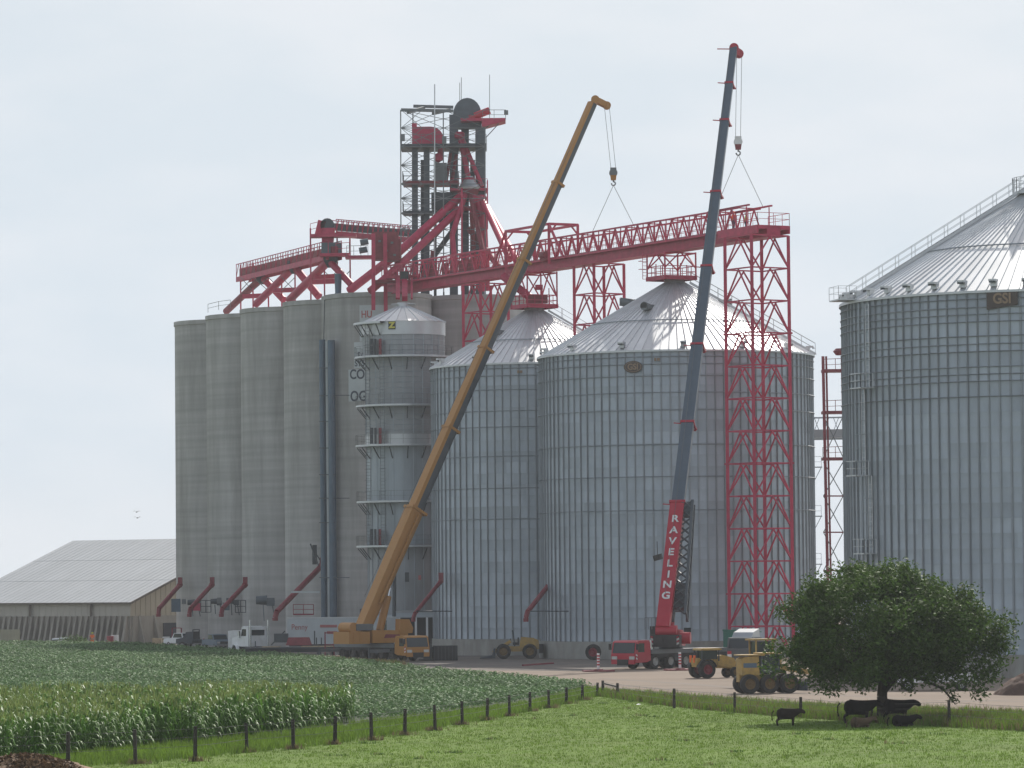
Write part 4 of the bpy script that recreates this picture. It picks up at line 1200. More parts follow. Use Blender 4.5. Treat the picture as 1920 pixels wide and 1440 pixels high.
# red spout pipes of the leg
for (x0, y0, e0, x1, y1, e1, w, m_) in (
        (862, 254, -1, 880, 342, -2, .62, 'red'), (866, 258, -1, 904, 350, -2, .5, 'red'), (845, 285, -.5, 836, 345, -1, .38, 'darkred'), (856, 290, -.5, 846, 345, -1, .40, 'darkred'),
        (866, 366, -2, 742, 478, -8, .95, 'red'), (742, 478, -8, 655, 545, -4, .95, 'red'), (860, 394, -3, 740, 506, -13, .85, 'red'), (740, 506, -13, 694, 546, -15, .85, 'red'),
        (903, 372, -2, 956, 486, -22, .75, 'red'), (913, 388, -2, 976, 500, -26, .75, 'red'), (897, 368, -3, 912, 520, -4, .95, 'red'), (908, 400, -2, 914, 545, -3, .6, 'red'),
        (872, 366, -3, 848, 440, -6, .62, 'red'), (848, 440, -6, 856, 530, -8, .62, 'red'), (882, 366, -3, 905, 470, -8, .55, 'darkred'), (880, 430, -1, 935, 500, -6, .7, 'darkred'),
        (890, 366, -3, 884, 400, -4, .5, 'red'), (884, 400, -4, 892, 520, -3, .5, 'darkred'), (835, 420, 2, 790, 470, 4, .6, 'dark'), (850, 430, 2, 800, 500, 5, .6, 'dark'), (812, 470, -2, 806, 545, -2, .55, 'darkred'), (906, 470, -6, 905, 545, -4, .5, 'red')):
    pipe(leg, 'spout_pipe', LP(x0, y0, e0), LP(x1, y1, e1), w, X[m_])
for (px, py, dd) in ((866, 366, -2), (860, 394, -3), (903, 372, -2), (880, 338, -2), (862, 254, -1)):
    MB().lathe([(.42, -.4), (.6, -.2), (.6, .2), (.42, .4)], c=tuple(LP(px, py, dd)), n=12).put('pipe_flange', X['red'], leg, auto=40)
for px, y0, y1, dd in ((815, 158, 540, -4.3), (865, 145, 195, 0), (862, 155, 190, .5), (918, 140, 222, -2.5)):
    bar(leg, 'antenna_mast', LP(px, y1, dd), LP(px, y0, dd), .14 if px == 815 else .07, X['greysteel'] if px != 815 else X['galv_new'], shape='cyl')
for px, py in ((755, 258), (833, 262)):
    MB().box(LP(px, py, -4), (.5, .3, .8)).put('floodlight', X['greysteel'], leg)
bar(leg, 'red_post', LP(866, 545, -5), LP(866, 352, -5), .2, X['red'])
bar(leg, 'red_post', LP(914, 430, -4.5), LP(914, 338, -4.5), .14, X['red'])

# narrow tower and catwalk behind, between the two largest bins
nt_ = thing('narrow_access_tower', 'narrow dark red access tower seen in the gap beside the largest bin', 'access tower', tuple(GD(1562, 425)))
for (px, dd) in ((1543, 0), (1579, 0), (1549, 2), (1585, 2)):
    a = W(px, 668, 425 + dd); bar(nt_, 'leg', Vector((a.x + .25, a.y, 0)), a, .30 if dd == 0 else .2, X['darkred'])
ys = [760, 860, 935, 1000, 1075, 1150]
for y in (697, 775, 862):
    a, b_ = W(1541, y, 426), W(1590, y - 3, 426)
    MB().box((a + b_) / 2, ((b_ - a).x, 2.4, .28)).put('landing', X['darkred'], nt_)
    railing(nt_, [W(1543, y - 2, 425), W(1590, y - 4, 425)], X['darkred'], 1.2, .9, .06)
for y in (930, 998, 1070, 1140):
    bar(nt_, 'strut', W(1544, y, 425), W(1581, y, 425), .14, X['darkred'])
for y0, y1 in ((780, 858), (866, 930), (930, 998), (998, 1070), (1070, 1140)):
    bar(nt_, 'brace', W(1544, y0, 425), W(1581, y1, 425), .09, X['greysteel'])
    bar(nt_, 'brace', W(1581, y0, 425), W(1544, y1, 425), .09, X['greysteel'])
MB().lathe([(.5, 0), (.8, .4), (.5, .7)], c=tuple(W(1576, 666, 425)), n=12).put('head_pulley', X['darkred'], nt_, auto=40)
cw = thing('grey_catwalk', 'pale grey truss catwalk seen through the gap beside the largest bin', 'catwalk', tuple(W(1550, 800, 440)))
a, b_ = W(1500, 814, 440), W(1610, 812, 440)
bar(cw, 'girder', a, b_, 1.0, X['galv_dim'], .9)
bar(cw, 'top_chord', W(1500, 784, 440), W(1610, 782, 440), .16, X['galv'])
bar(cw, 'bottom_chord', W(1500, 824, 440), W(1610, 822, 440), .2, X['galv'])
for k in range(12):
    x = 1500 + k * 9
    bar(cw, 'web', W(x, 784, 440), W(x + (9 if k % 2 else -9), 808, 440), .07, X['galv'])
for y in (876, 968, 1058):
    c_ = W(1531, y, 415)
    MB().box(c_, (1.1, 1.0, .1)).beam(c_ + Vector((-.3, 0, -1.5)), c_ + Vector((.5, 0, 0)), .07).put('side_landing', X['galv'], bin2)
    railing(bin2, [W(1524, y, 414.5), W(1540, y, 414.5)], X['galv'], 1.1, .6, .04)

# ================================================================== STORAGE SHED
shed = thing('storage_shed', 'long low storage shed with pale metal roof and buttressed concrete walls', 'shed', (-48.7, 515, 0))
SC = Vector((-48.7, 515, 0)); SEe = Vector((-math.cos(math.radians(35)), math.sin(math.radians(35)), 0)); SG = Vector((math.sin(math.radians(35)), math.cos(math.radians(35)), 0))
LE, LG, Z1, Z2, Z3 = 30.6, 24.0, 3.55, 5.25, 13.6
# roof in wide metal sheets
nr = 32
for k in range(nr):
    a0_, a1_ = -.4 + (LE + .4) * k / nr, -.4 + (LE + .4) * (k + 1) / nr
    b = MB()
    lo0, lo1 = SC + SEe * a0_ - SG * .4 + Vector((0, 0, Z2)), SC + SEe * a1_ - SG * .4 + Vector((0, 0, Z2))
    hi0, hi1 = SC + SEe * a0_ + SG * LG + Vector((0, 0, Z3)), SC + SEe * a1_ + SG * LG + Vector((0, 0, Z3))
    b.raw([lo0, lo1, hi1, hi0], [(0, 3, 2, 1)])
    b.beam(lo0 + Vector((0, 0, .01)), hi0 + Vector((0, 0, .01)), .03, .03)
    b.put('roof_sheet', X['shedroof'], shed)
rb = MB()
rb.raw([SC - SEe * .4 + SG * LG + Vector((0, 0, Z3)), SC + SEe * LE + SG * LG + Vector((0, 0, Z3)), SC + SEe * LE + SG * (2 * LG) + Vector((0, 0, Z2)), SC - SEe * .4 + SG * 2 * LG + Vector((0, 0, Z2))], [(0, 1, 2, 3)])
rb.put('rear_roof_slope', X['shedroof'], shed)
for fr in (.33, .66):
    bar(shed, 'roof_lap', SC - SEe * .4 + SG * LG * fr + Vector((0, 0, Z2 + (Z3 - Z2) * (fr * LG + .4) / (LG + .4) - .005)), SC + SEe * LE + SG * LG * fr + Vector((0, 0, Z2 + (Z3 - Z2) * (fr * LG + .4) / (LG + .4) - .005)), .04, X['shedroof'])
bar(shed, 'gutter', SC - SEe * .4 - SG * .5 + Vector((0, 0, Z2 - .05)), SC + SEe * LE - SG * .5 + Vector((0, 0, Z2 - .05)), .22, X['trim'])
bar(shed, 'rake_trim', SC - SEe * .42 - SG * .4 + Vector((0, 0, Z2 - .06)), SC - SEe * .42 + SG * LG + Vector((0, 0, Z3 - .06)), .1, X['trim'], .28)
for px in (73, 178):
    tt = (-(px - 242) / 322.0) * LE * 1.04
    p = SC + SEe * tt - SG * .3
    bar(shed, 'gutter_pipe', p + Vector((0, 0, Z1)), p + Vector((0, 0, Z2 - .1)), .28, X['trim'])
# siding panels above the concrete
for k in range(30):
    a0_, a1_ = LE * k / 30, LE * (k + 1) / 30
    p, q = SC + SEe * a0_, SC + SEe * a1_
    MB().raw([p + Vector((0, 0, Z1)), q + Vector((0, 0, Z1)), q + Vector((0, 0, Z2)), p + Vector((0, 0, Z2))], [(0, 3, 2, 1)]).beam(p + Vector((0, 0, Z1)) - SG * .02, p + Vector((0, 0, Z2)) - SG * .02, .04).put('siding_panel', X['greywall'], shed)
for k in range(24):
    a0_, a1_ = LG * k / 24, LG * (k + 1) / 24
    p, q = SC + SG * a0_, SC + SG * a1_
    za_, zb_ = Z2 + (Z3 - Z2) * a0_ / LG - .08, Z2 + (Z3 - Z2) * a1_ / LG - .08
    MB().raw([p + Vector((0, 0, Z1)), q + Vector((0, 0, Z1)), q + Vector((0, 0, zb_)), p + Vector((0, 0, za_))], [(0, 1, 2, 3)]).beam(p + Vector((0, 0, Z1)) - SEe * .03, p + Vector((0, 0, za_)) - SEe * .03, .07).put('siding_panel', X['beige'], shed)
# concrete wall with buttresses
bar(shed, 'concrete_wall', SC + Vector((0, 0, Z1 / 2)) + SG * .15, SC + SEe * LE + Vector((0, 0, Z1 / 2)) + SG * .15, .3, X['precast'], Z1)
bar(shed, 'concrete_wall', SC + Vector((0, 0, Z1 / 2)) - SEe * .0 + SG * .3, SC + SG * LG + Vector((0, 0, Z1 / 2)), .3, X['precast'], Z1)
def buttress(p, out, along, wd=.34):
    b = MB()
    pts = []
    for s in (-wd / 2, wd / 2):
        o = p + along * s
        pts += [o, o + out * 1.15, o + out * .22 + Vector((0, 0, Z1 + .02)), o + Vector((0, 0, Z1 + .02))]
    b.raw(pts, [(0, 1, 2, 3), (4, 7, 6, 5), (0, 4, 5, 1), (1, 5, 6, 2), (2, 6, 7, 3), (3, 7, 4, 0)])
    b.put('buttress', X['precast'], shed)
for k in range(33):
    buttress(SC + SEe * (.5 + k * .94), -SG, SEe)
for a_ in (1.6, 4.6, 11.5):
    buttress(SC + SG * a_, -SEe, SG, .4)
p = SC + SG * 6.2 - SEe * .25
q = SC + SG * 9.4 - SEe * .25
bar(shed, 'doorway', p + Vector((0, 0, 1.3)), q + Vector((0, 0, 1.3)), .1, X['darkdoor'], 2.6)

# ================================================================== WHEELS, VEHICLES
_wm = {}
def wheel(parent, pos, r, w, rimm='rim', rot=0.0):
    k = (round(r, 3), round(w, 3), rimm)
    if k not in _wm:
        ty = MB().lathe([(r * .56, -w / 2), (r * .9, -w / 2), (r, -w * .36), (r, w * .36), (r * .9, w / 2), (r * .56, w / 2)], n=24, axis='y').mesh('wheel', X['tyre'], auto=35)
        rb_ = MB()
        for s in (-1, 1):
            rb_.lathe([(.01, s * w * .28), (r * .2, s * w * .34), (r * .24, s * w * .2), (r * .46, s * w * .2), (r * .57, s * w * .47)], n=20, axis='y')
            for i in range(8):
                a = 2 * math.pi * i / 8
                rb_.box((r * .33 * math.cos(a), s * w * .22, r * .33 * math.sin(a)), (.05, .05, .05))
        _wm[k] = (ty, rb_.mesh('rim', X[rimm], auto=40))
    M = Matrix.Translation(Vector(pos)) @ Matrix.Rotation(rot, 4, 'Z')
    wh = add('wheel', _wm[k][0], parent, M, True)
    add('rim', _wm[k][1], wh, Matrix(), True)
    return wh

def lb(parent, name, p, q, w, m_, h=None, shape='box'):
    return bar(parent, name, p, q, w, m_, h, shape, local=True)

def boom_section(parent, name, F, u, s0, s1, b0, h0, b1, h1, mats, sd, n):
    def ring(s, b, h):
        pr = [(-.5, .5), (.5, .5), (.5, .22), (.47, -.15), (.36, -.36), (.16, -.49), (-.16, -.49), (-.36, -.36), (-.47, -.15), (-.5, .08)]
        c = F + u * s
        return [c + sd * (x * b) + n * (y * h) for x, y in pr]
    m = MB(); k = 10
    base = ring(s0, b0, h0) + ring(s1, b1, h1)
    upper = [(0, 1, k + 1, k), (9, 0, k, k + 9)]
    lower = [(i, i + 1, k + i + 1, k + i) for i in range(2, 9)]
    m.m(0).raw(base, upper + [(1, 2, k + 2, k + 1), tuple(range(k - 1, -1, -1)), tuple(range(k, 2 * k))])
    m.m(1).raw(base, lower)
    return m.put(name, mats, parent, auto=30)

def conv_s(px):
    lo, hi = -5.0, CL + 5
    for _ in range(40):
        m = (lo + hi) / 2; p = CP(m, 0, 2)
        v = p - CAMP; x = 960 + FPX * v.dot(RGT) / v.dot(FWD)
        if x < px: lo = m
        else: hi = m
    return lo

def carrier(t, paint, L=12.0, naxle=5, rimm='rim'):
    """Mobile crane carrier in local coordinates: x forward, slewing centre at the origin."""
    f = 6.3                                        # front bumper
    rear = f - L
    MB().box(((f - 2.0 + rear) / 2, 0, 1.12), (L - 2.0, 1.5, .62)).put('chassis', X['black'], t, True)
    MB().box(((f - 2.1 + rear) / 2, 0, 1.58), (L - 2.1, 2.62, .12)).box(((f - 2.1 + rear) / 2, 1.28, 1.44), (L - 2.1, .08, .3)).box(((f - 2.1 + rear) / 2, -1.28, 1.44), (L - 2.1, .08, .3)).put('deck', X['greysteel'], t, True)
    for s in (-1, 1): MB().box(((f - 2.15 + rear) / 2, s * 1.2, 1.22), (L - 2.3, .2, .5)).put('side_skirt', X['black'], t, True)
    # cab
    prof = [(f, .55), (f + .02, 1.25), (f - .22, 2.3), (f - .45, 2.42), (f - 1.75, 2.44), (f - 1.95, 2.2), (f - 2.0, .75), (f - 1.5, .6)]
    cab_ = MB().prism(prof, -1.33, 1.33).put('cab', X[paint], t, True)
    MB().raw([(f + .03, -1.18, 1.38), (f + .03, 1.18, 1.38), (f - .17, 1.14, 2.24), (f - .17, -1.14, 2.24), (f - .02, -1.18, 1.36), (f - .02, 1.18, 1.36)], [(0, 1, 2, 3), (0, 4, 5, 1)]).put('windscreen', X['glass'], cab_, True)
    for s in (-1, 1):
        MB().raw([(f - .3, s * 1.342, 1.45), (f - 1.15, s * 1.342, 1.45), (f - 1.15, s * 1.342, 2.2), (f - .42, s * 1.342, 2.2)], [(0, 1, 2, 3) if s < 0 else (3, 2, 1, 0)]).put('side_window', X['glass'], cab_, True)
        MB().box((f + .03, s * .95, .98), (.08, .55, .26)).put('headlight', X['lamp'], cab_, True)
        MB().box((f - .05, s * 1.5, 1.9), (.12, .22, .5)).beam((f - .1, s * 1.3, 2.2), (f - .05, s * 1.5, 2.1), .04).put('mirror', X['black'], cab_, True)
        mk = MB()
        for i in range(4):
            mk.m(i % 2).raw([(f - .02, s * 1.345, .9 + i * .14), (f - .02, s * 1.345, 1.04 + i * .14), (f - .22, s * 1.345, .96 + i * .14), (f - .22, s * 1.345, .82 + i * .14)], [(0, 1, 2, 3) if s < 0 else (3, 2, 1, 0)])
        mk.put('hazard_marking', [X['letter_white'], X['crane_red']], cab_, True)
    MB().box((f + .02, 0, .62), (.16, 2.5, .34)).put('bumper', X[paint], t, True)
    MB().box((f + .06, 0, .6), (.14, 1.2, .5)).put('grille', X['black'], t, True)
    xs = [f - 2.6 - i * (L - 4.2) / (naxle - 1) for i in range(naxle)]
    for x in xs:
        for s in (-1, 1): wheel(t, (x, s * 1.12, .64), .64, .46, rimm)
        lb(t, 'axle', (x, -1.0, .64), (x, 1.0, .64), .22, X['black'])
    for s in (-1, 1):
        MB().box(((xs[1] + xs[2]) / 2, s * 1.05, .95), (max(.9, xs[1] - xs[2] - 1.5), .5, .6)).put('tank', X['dark'], t, True)
    return f, rear

def outrigger(t, x, s, reach, pad_mat):
    lb(t, 'outrigger_beam', (x, s * .6, 1.0), (x, s * reach, 1.0), .3, X['greysteel'], .3)
    lb(t, 'outrigger_jack', (x, s * reach, .12), (x, s * reach, 1.3), .22, X['dark'], shape='cyl')
    MB().box((x, s * reach, .06), (2.4, 1.7, .12)).put('outrigger_pad', X[pad_mat], t, True)

# ---------------------------------------------------------------- yellow crane
yc = thing('mobile_crane', 'yellow mobile crane parked by the white semi trailer, boom raised to the right', 'crane', (-12.7, 390, 0), math.radians(-56), 'mobile cranes lifting the conveyor')
carrier(yc, 'yellow', 13.0, 6, 'rim_dark')
for x, s, r in ((3.4, -1, 3.6), (3.4, 1, 3.6), (-5.6, -1, 3.6), (-5.6, 1, 3.6)): outrigger(yc, x, s, r, 'dark')
YM = Matrix.Rotation(math.radians(56 + 35.6), 4, 'Z')
def part_m(t, b, name, m_, M, auto=None): return b.put(name, m_, t, True, M, auto=auto)
part_m(yc, MB().cyl((0, 0, 1.5), (0, 0, 1.75), 1.1, 1.1, 24), 'slewing_ring', X['dark'], YM, 40)
part_m(yc, MB().prism([(-2.0, 1.72), (2.1, 1.72), (2.1, 2.6), (1.7, 2.9), (-2.0, 2.95)], -1.35, -.55).prism([(-2.0, 1.72), (1.6, 1.72), (1.6, 2.9), (-2.0, 2.95)], .55, 1.35).box((-.2, 0, 1.9), (3.8, 1.1, .36)), 'turntable', X['yellow'], YM)
part_m(yc, MB().box((-3.5, 0, 2.25), (2.4, 2.7, 1.15)).box((-3.5, -1.37, 2.25), (.05, .03, 1.1)).box((-4.2, -1.37, 2.25), (.05, .03, 1.1)), 'counterweight', X['yellow'], YM)
part_m(yc, MB().box((-2.7, -.3, 3.25), (1.9, 1.6, .62)).box((-2.7, -1.12, 3.42), (1.9, .06, .12)).box((-2.7, -1.12, 3.05), (1.9, .06, .12)), 'winch_housing', X['greysteel'], YM)
part_m(yc, MB().cyl((-3.9, -1.0, 3.2), (-3.9, 1.0, 3.2), .52, .52, 20), 'winch_drum', X['yellow'], YM, 40)
oc = part_m(yc, MB().prism([(1.1, 2.62), (2.55, 2.62), (2.65, 3.1), (2.2, 3.95), (1.15, 3.98)], -1.42, -.6), 'operator_cab', X['yellow'], YM)
part_m(oc, MB().raw([(1.25, -1.43, 2.85), (2.45, -1.43, 2.85), (2.5, -1.43, 3.1), (2.12, -1.43, 3.85), (1.25, -1.43, 3.85)], [(0, 1, 2, 3, 4)]), 'cab_window', X['glass'], Matrix.Identity(4) @ YM if False else YM)
part_m(yc, MB().raw([(-.7, -1.358, 2.18), (1.25, -1.358, 2.22), (1.1, -1.358, 2.5), (-.5, -1.358, 2.56)], [(0, 1, 2, 3)]), 'decal', X['darkred'], YM)
YF = W(688, 1166, 389.2)
ys_ = conv_s(1150); yhd = CP(ys_, 0, TH)
YT = W(1112, 194, yhd.y - 1.0)
yu = (YT - YF).normalized(); YL = (YT - YF).length
ysd = yu.cross(Vector((0, 0, 1))).normalized(); yn = ysd.cross(yu)
fr_of = lambda F, T, py: None
def s_at_py(F, u, L, py):
    lo, hi = 0, L
    for _ in range(40):
        m = (lo + hi) / 2; v = F + u * m - CAMP; y = 720 - FPX * v.dot(UPV) / v.dot(FWD)
        if y > py: lo = m
        else: hi = m
    return lo
ycuts = [s_at_py(YF, yu, YL, y) for y in (957, 805, 655, 490, 345)] + [YL]
bounds = [0] + ycuts
wd = [(1.35, 1.75), (1.1, 1.36), (1.0, 1.22), (.9, 1.1), (.82, 1.0), (.72, .88)]
for i, (b0, h0) in enumerate(wd):
    s0 = bounds[i] - (.9 if i == 0 else .5)
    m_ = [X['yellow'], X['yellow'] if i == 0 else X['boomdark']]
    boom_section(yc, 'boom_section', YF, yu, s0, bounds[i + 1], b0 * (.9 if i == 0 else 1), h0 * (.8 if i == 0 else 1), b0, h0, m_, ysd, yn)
    if i < 5:
        c_ = YF + yu * bounds[i + 1]
        Rc_ = Matrix((ysd, yn, yu)).transposed()
        MB().box(c_, (b0 * 1.14, h0 * 1.12, .26), Rc_).put('boom_collar', X['yellow'], yc)
hd_ = YF + yu * YL
hb = MB()
Rc_ = Matrix((ysd, yn, yu)).transposed()
h_tip = W(1138, 198, yhd.y); h_back = W(1116, 187, yhd.y - 1.0)
hb.beam(h_back, h_tip, .5, .6).cyl(h_tip - ysd * .0 + Vector((0, -.35, 0)), h_tip + Vector((0, .35, 0)), .4, .4, 16).cyl(h_back + Vector((0, -.35, 0)), h_back + Vector((0, .35, 0)), .42, .42, 16)
hb.put('boom_head', X['yellow'], yc, auto=40)
cyl0 = W(712, 1182, 390.5); cylm = W(727, 1118, 391.2); cyl1 = W(737, 1070, 391.8)
pipe(yc, 'luffing_cylinder', cyl0, cylm, .75, X['yellow']); pipe(yc, 'cylinder_rod', cylm, cyl1, .42, X['chrome'])
bk = YF + yu * s_at_py(YF, yu, YL, 970)
bb = MB()
for q in (W(783, 953, 393), W(775, 985, 393)):
    bb.beam(bk + ysd * .7 + yu * .9, q, .1).beam(bk + ysd * .7 - yu * .9, q, .1)
bb.beam(W(783, 953, 393), W(748, 1050, 392), .09)
bb.put('jib_bracket', X['yellow'], yc)
lb_ = MB()
lb_.beam(YF + yu * 2 + ysd * .86, YF + yu * (bounds[1] - .5) + ysd * .86, .08, .16)
lb_.put('hydraulic_line', X['yellow'], yc)

def hook_and_slings(t, tip, hpx, hpy, d, pts, blockm, lowm, yoff=1.3):
    hk = W(hpx, hpy, d)
    for dx, dy in ((-.25, -.2), (.25, .2)):
        bar(t, 'hoist_rope', hk + Vector((dx, dy, .6)), tip + Vector((dx, dy, -.2)), .045, X['rope'], shape='cyl')
    hb_ = MB().m(0).cyl(hk + Vector((0, -.22, .1)), hk + Vector((0, .22, .1)), .42, .42, 16).box(hk + Vector((0, 0, .25)), (.62, .5, .75)).m(1).box(hk + Vector((0, 0, -.4)), (.5, .46, .5), taper=1.25)
    ho = hb_.put('hook_block', [X[blockm], X[lowm]], t, auto=40)
    kp = []
    for i in range(9):
        a = math.radians(100 - i * 36)
        kp.append(hk + Vector((.2 * math.cos(a), 0, -.98 + .2 * math.sin(a))))
    MB().cyl(hk + Vector((0, 0, -.6)), hk + Vector((0, 0, -.85)), .07, .07, 8).tube(kp, [.07] * 9, 8).put('hook', X['greysteel'], ho)
    for p in pts:
        bar(t, 'sling', hk + Vector((0, 0, -1.15)), p, .05, X['rope'], shape='cyl')
hook_and_slings(yc, h_tip, 1150, 326, yhd.y, [CP(conv_s(1131), -1.25, TH), CP(conv_s(1172), 1.25, TH)], 'greysteel', 'yellow')
bar(yc, 'hoist_rope', YF + yn * 1.4 + yu * 2, h_back + yn * .3, .04, X['rope'], shape='cyl')

# ---------------------------------------------------------------- red crane
rc = thing('mobile_crane', 'red mobile crane with white letters down its grey boom, in front of the wide bin', 'crane', (13.3, 345.7, 0), math.atan2(-.75, -.66), 'mobile cranes lifting the conveyor')
carrier(rc, 'crane_red', 12.4, 5)
for x, s, r in ((4.3, 1, 0),): pass
def marker_jack(px, py, label):
    p = G(px, py)
    t = thing('outrigger_jack', label, 'outrigger', tuple(p), math.radians(5), 'striped outrigger jacks of the red crane')
    lb(t, 'jack', (0, 0, .1), (0, 0, 1.5), .22, X['letter_white'], shape='cyl')
    for i in range(4): lb(t, 'jack_stripe', (0, 0, .5 + i * .24), (0, 0, .62 + i * .24), .24, X['crane_red'], shape='cyl')
    MB().box((0, 0, .06), (2.5, 2.0, .12)).box((0, 0, .15), (.7, .7, .08)).put('pad', X['darkred'], t, True)
marker_jack(1122, 1259, 'striped outrigger jack on a red pad left of the red crane cab')
marker_jack(1275, 1257, 'striped outrigger jack on a red pad by the red crane rear wheels')
p = W(1386, 1240, 352); outrigger(rc, -4.6, -1, 3.4, 'darkred')
RH = math.radians(78.7)
RM = Matrix.Rotation(RH - math.atan2(-.75, -.66), 4, 'Z')
part_m(rc, MB().cyl((0, 0, 1.6), (0, 0, 1.9), 1.05, 1.05, 24), 'slewing_ring', X['dark'], RM, 40)
part_m(rc, MB().prism([(-1.9, 1.85), (2.0, 1.85), (2.0, 2.6), (.8, 3.2), (-1.9, 3.3)], -.95, -.5).prism([(-1.9, 1.85), (2.0, 1.85), (2.0, 2.6), (.8, 3.2), (-1.9, 3.3)], .5, .95).box((0, 0, 2.05), (3.6, 1.0, .4)), 'turntable', X['crane_red'], RM)
part_m(rc, MB().box((-2.5, 0, 2.35), (1.2, 2.5, 1.0)).box((-3.12, -.6, 2.35), (.06, .9, .8)).box((-3.12, .6, 2.35), (.06, .9, .8)), 'counterweight', X['black'], RM)
hz = MB()
for i in range(4):
    for s in (-1, 1): hz.m(i % 2).raw([(-3.16, s * 1.0, 2.0 + i * .18), (-3.16, s * 1.22, 2.08 + i * .18), (-3.16, s * 1.22, 2.26 + i * .18), (-3.16, s * 1.0, 2.18 + i * .18)], [(0, 1, 2, 3), (3, 2, 1, 0)])
part_m(rc, hz, 'hazard_marking', [X['letter_white'], X['crane_red']], RM)
part_m(rc, MB().cyl((-2.1, -.9, 3.15), (-2.1, .9, 3.15), .5, .5, 18).box((-1.6, 0, 3.0), (1.0, 1.9, .5)), 'winch', X['crane_red'], RM, 40)
part_m(rc, MB().cyl((-1.2, -1.9, 2.55), (-1.2, -1.0, 2.55), .5, .5, 16), 'hose_reel', X['crane_red'], RM, 40)
oc = part_m(rc, MB().prism([(.3, 2.0), (1.9, 2.0), (2.0, 2.6), (1.5, 3.5), (.35, 3.55)], 1.0, 1.85), 'operator_cab', X['black'], RM)
part_m(oc, MB().raw([(.29, 1.1, 2.6), (.29, 1.75, 2.6), (.29, 1.75, 3.4), (.29, 1.1, 3.4)], [(0, 1, 2, 3), (3, 2, 1, 0)]), 'cab_window', X['glass'], RM)
part_m(rc, MB().cyl((3.2, 0, 1.65), (3.2, 0, 2.45), .62, .62, 20), 'exhaust_drum', X['chrome'], Matrix(), 40)
rl = MB()
for a_, b_ in (((-1.9, 1.0, 3.3), (-.3, 1.0, 3.3)), ((-1.9, 1.0, 3.3), (-1.9, 1.9, 3.3))):
    a_, b_ = Vector(a_), Vector(b_)
    rl.beam(a_ + Vector((0, 0, 1.0)), b_ + Vector((0, 0, 1.0)), .05)
    for k in range(4): q = a_.lerp(b_, k / 3); rl.beam(q, q + Vector((0, 0, 1.0)), .05)
part_m(rc, rl, 'railing', X['greysteel'], RM)
RF = W(1246, 1166, 344.3)
rs_ = conv_s(1385); rhd = CP(rs_, 0, TH)
RT = W(1376, 92, rhd.y - .8)
ru = (RT - RF).normalized(); RL = (RT - RF).length
rsd = ru.cross(Vector((0, 0, 1))).normalized(); rn = rsd.cross(ru)
rcuts = [s_at_py(RF, ru, RL, y) for y in (950, 798, 652, 505, 365, 230, 160)] + [RL]
bounds = [0] + rcuts
wd = [(1.24, 1.5), (1.08, 1.2), (1.06, 1.16), (.98, 1.08), (.9, 1.0), (.82, .92), (.75, .84), (.68, .76)]
for i, (b0, h0) in enumerate(wd):
    s0 = bounds[i] - (.9 if i == 0 else .5)
    k_ = 'crane_red' if i == 0 else 'boomgrey'
    boom_section(rc, 'boom_section', RF, ru, s0, bounds[i + 1], b0 * (.92 if i == 0 else 1), h0 * (.85 if i == 0 else 1), b0, h0, [X[k_], X[k_]], rsd, rn)
    if i < 7:
        c_ = RF + ru * bounds[i + 1]; Rc_ = Matrix((rsd, rn, ru)).transposed()
        MB().box(c_, (b0 * 1.14, h0 * 1.1, .22), Rc_).beam(c_ - rsd * b0 * .5 + rn * .3, c_ - rsd * (b0 * .5 + .7) + rn * .4, .09).beam(c_ + rsd * b0 * .5, c_ + rsd * (b0 * .5 + .25) - ru * .5, .12).put('boom_collar', X['crane_red'], rc)
rtip = W(1386, 101, rhd.y)
MB().beam(RT - rn * .2, rtip, .6, .7).cyl(rtip + Vector((0, -.3, 0)), rtip + Vector((0, .3, 0)), .42, .42, 14).cyl(RT + Vector((0, -.35, .1)), RT + Vector((0, .35, .1)), .45, .45, 14).beam(RT, RT - rsd * 1.6 + rn * .1, .09).put('boom_head', X['crane_red'], rc, auto=40)
hook_and_slings(rc, rtip, 1384, 268, rhd.y, [CP(conv_s(1361), -1.25, TH), CP(conv_s(1411), 1.25, TH)], 'white', 'darkred')
bar(rc, 'hoist_rope', RF + rn * 1.1 + ru * 2, RT + rn * .5 - rsd * .3, .04, X['rope'], shape='cyl')
Rt = Matrix((rsd, ru, rn)).transposed().to_4x4()
for ch, py in zip('RAVELING', (983, 1004, 1024.6, 1045, 1066, 1086.5, 1105.5, 1126)):
    s = s_at_py(RF, ru, RL, py)
    hh = .85 + .15 * s / bounds[1]
    M = Matrix.Translation(RF + ru * s + rn * (1.5 * hh * .5 + .03)) @ Rt @ Matrix.Diagonal((.80, .80, 1, 1))
    add('lettering', TXT['red_' + ch], rc, M)
pipe(rc, 'luffing_cylinder', RF + ru * .2 - rn * 1.3 + Vector((.4, 2.4, -1.0)), RF + ru * 8.5 - rn * .8, .5, X['crane_red'])
# stowed lattice jib beside the boom
ja, jb = W(1273, 1158, 345.5), W(1291, 943, 351.5)
ju = (jb - ja).normalized(); js = rsd; jn = js.cross(ju)
JL = (jb - ja).length
jm = MB()
for k in range(13):
    a, b_ = k * JL / 13, (k + 1) * JL / 13
    w = .62 - .2 * k / 13; w2 = .62 - .2 * (k + 1) / 13
    for sx in (-1, 1):
        for sy in (-1, 1):
            jm.beam(ja + ju * a + js * w * sx + jn * w * sy, ja + ju * b_ + js * w2 * sx + jn * w2 * sy, .24)
        jm.beam(ja + ju * a + js * w * sx - jn * w, ja + ju * b_ + js * w2 * sx + jn * w2, .14)
        jm.beam(ja + ju * a - js * w * sx + jn * w, ja + ju * b_ + js * w2 * sx + jn * w2, .14)
jm.box(ja + ju * (JL - .7), (.7, .6, 1.3), Matrix((js, jn, ju)).transposed()).box(ja + ju * 2, (.9, .8, 2.4), Matrix((js, jn, ju)).transposed())
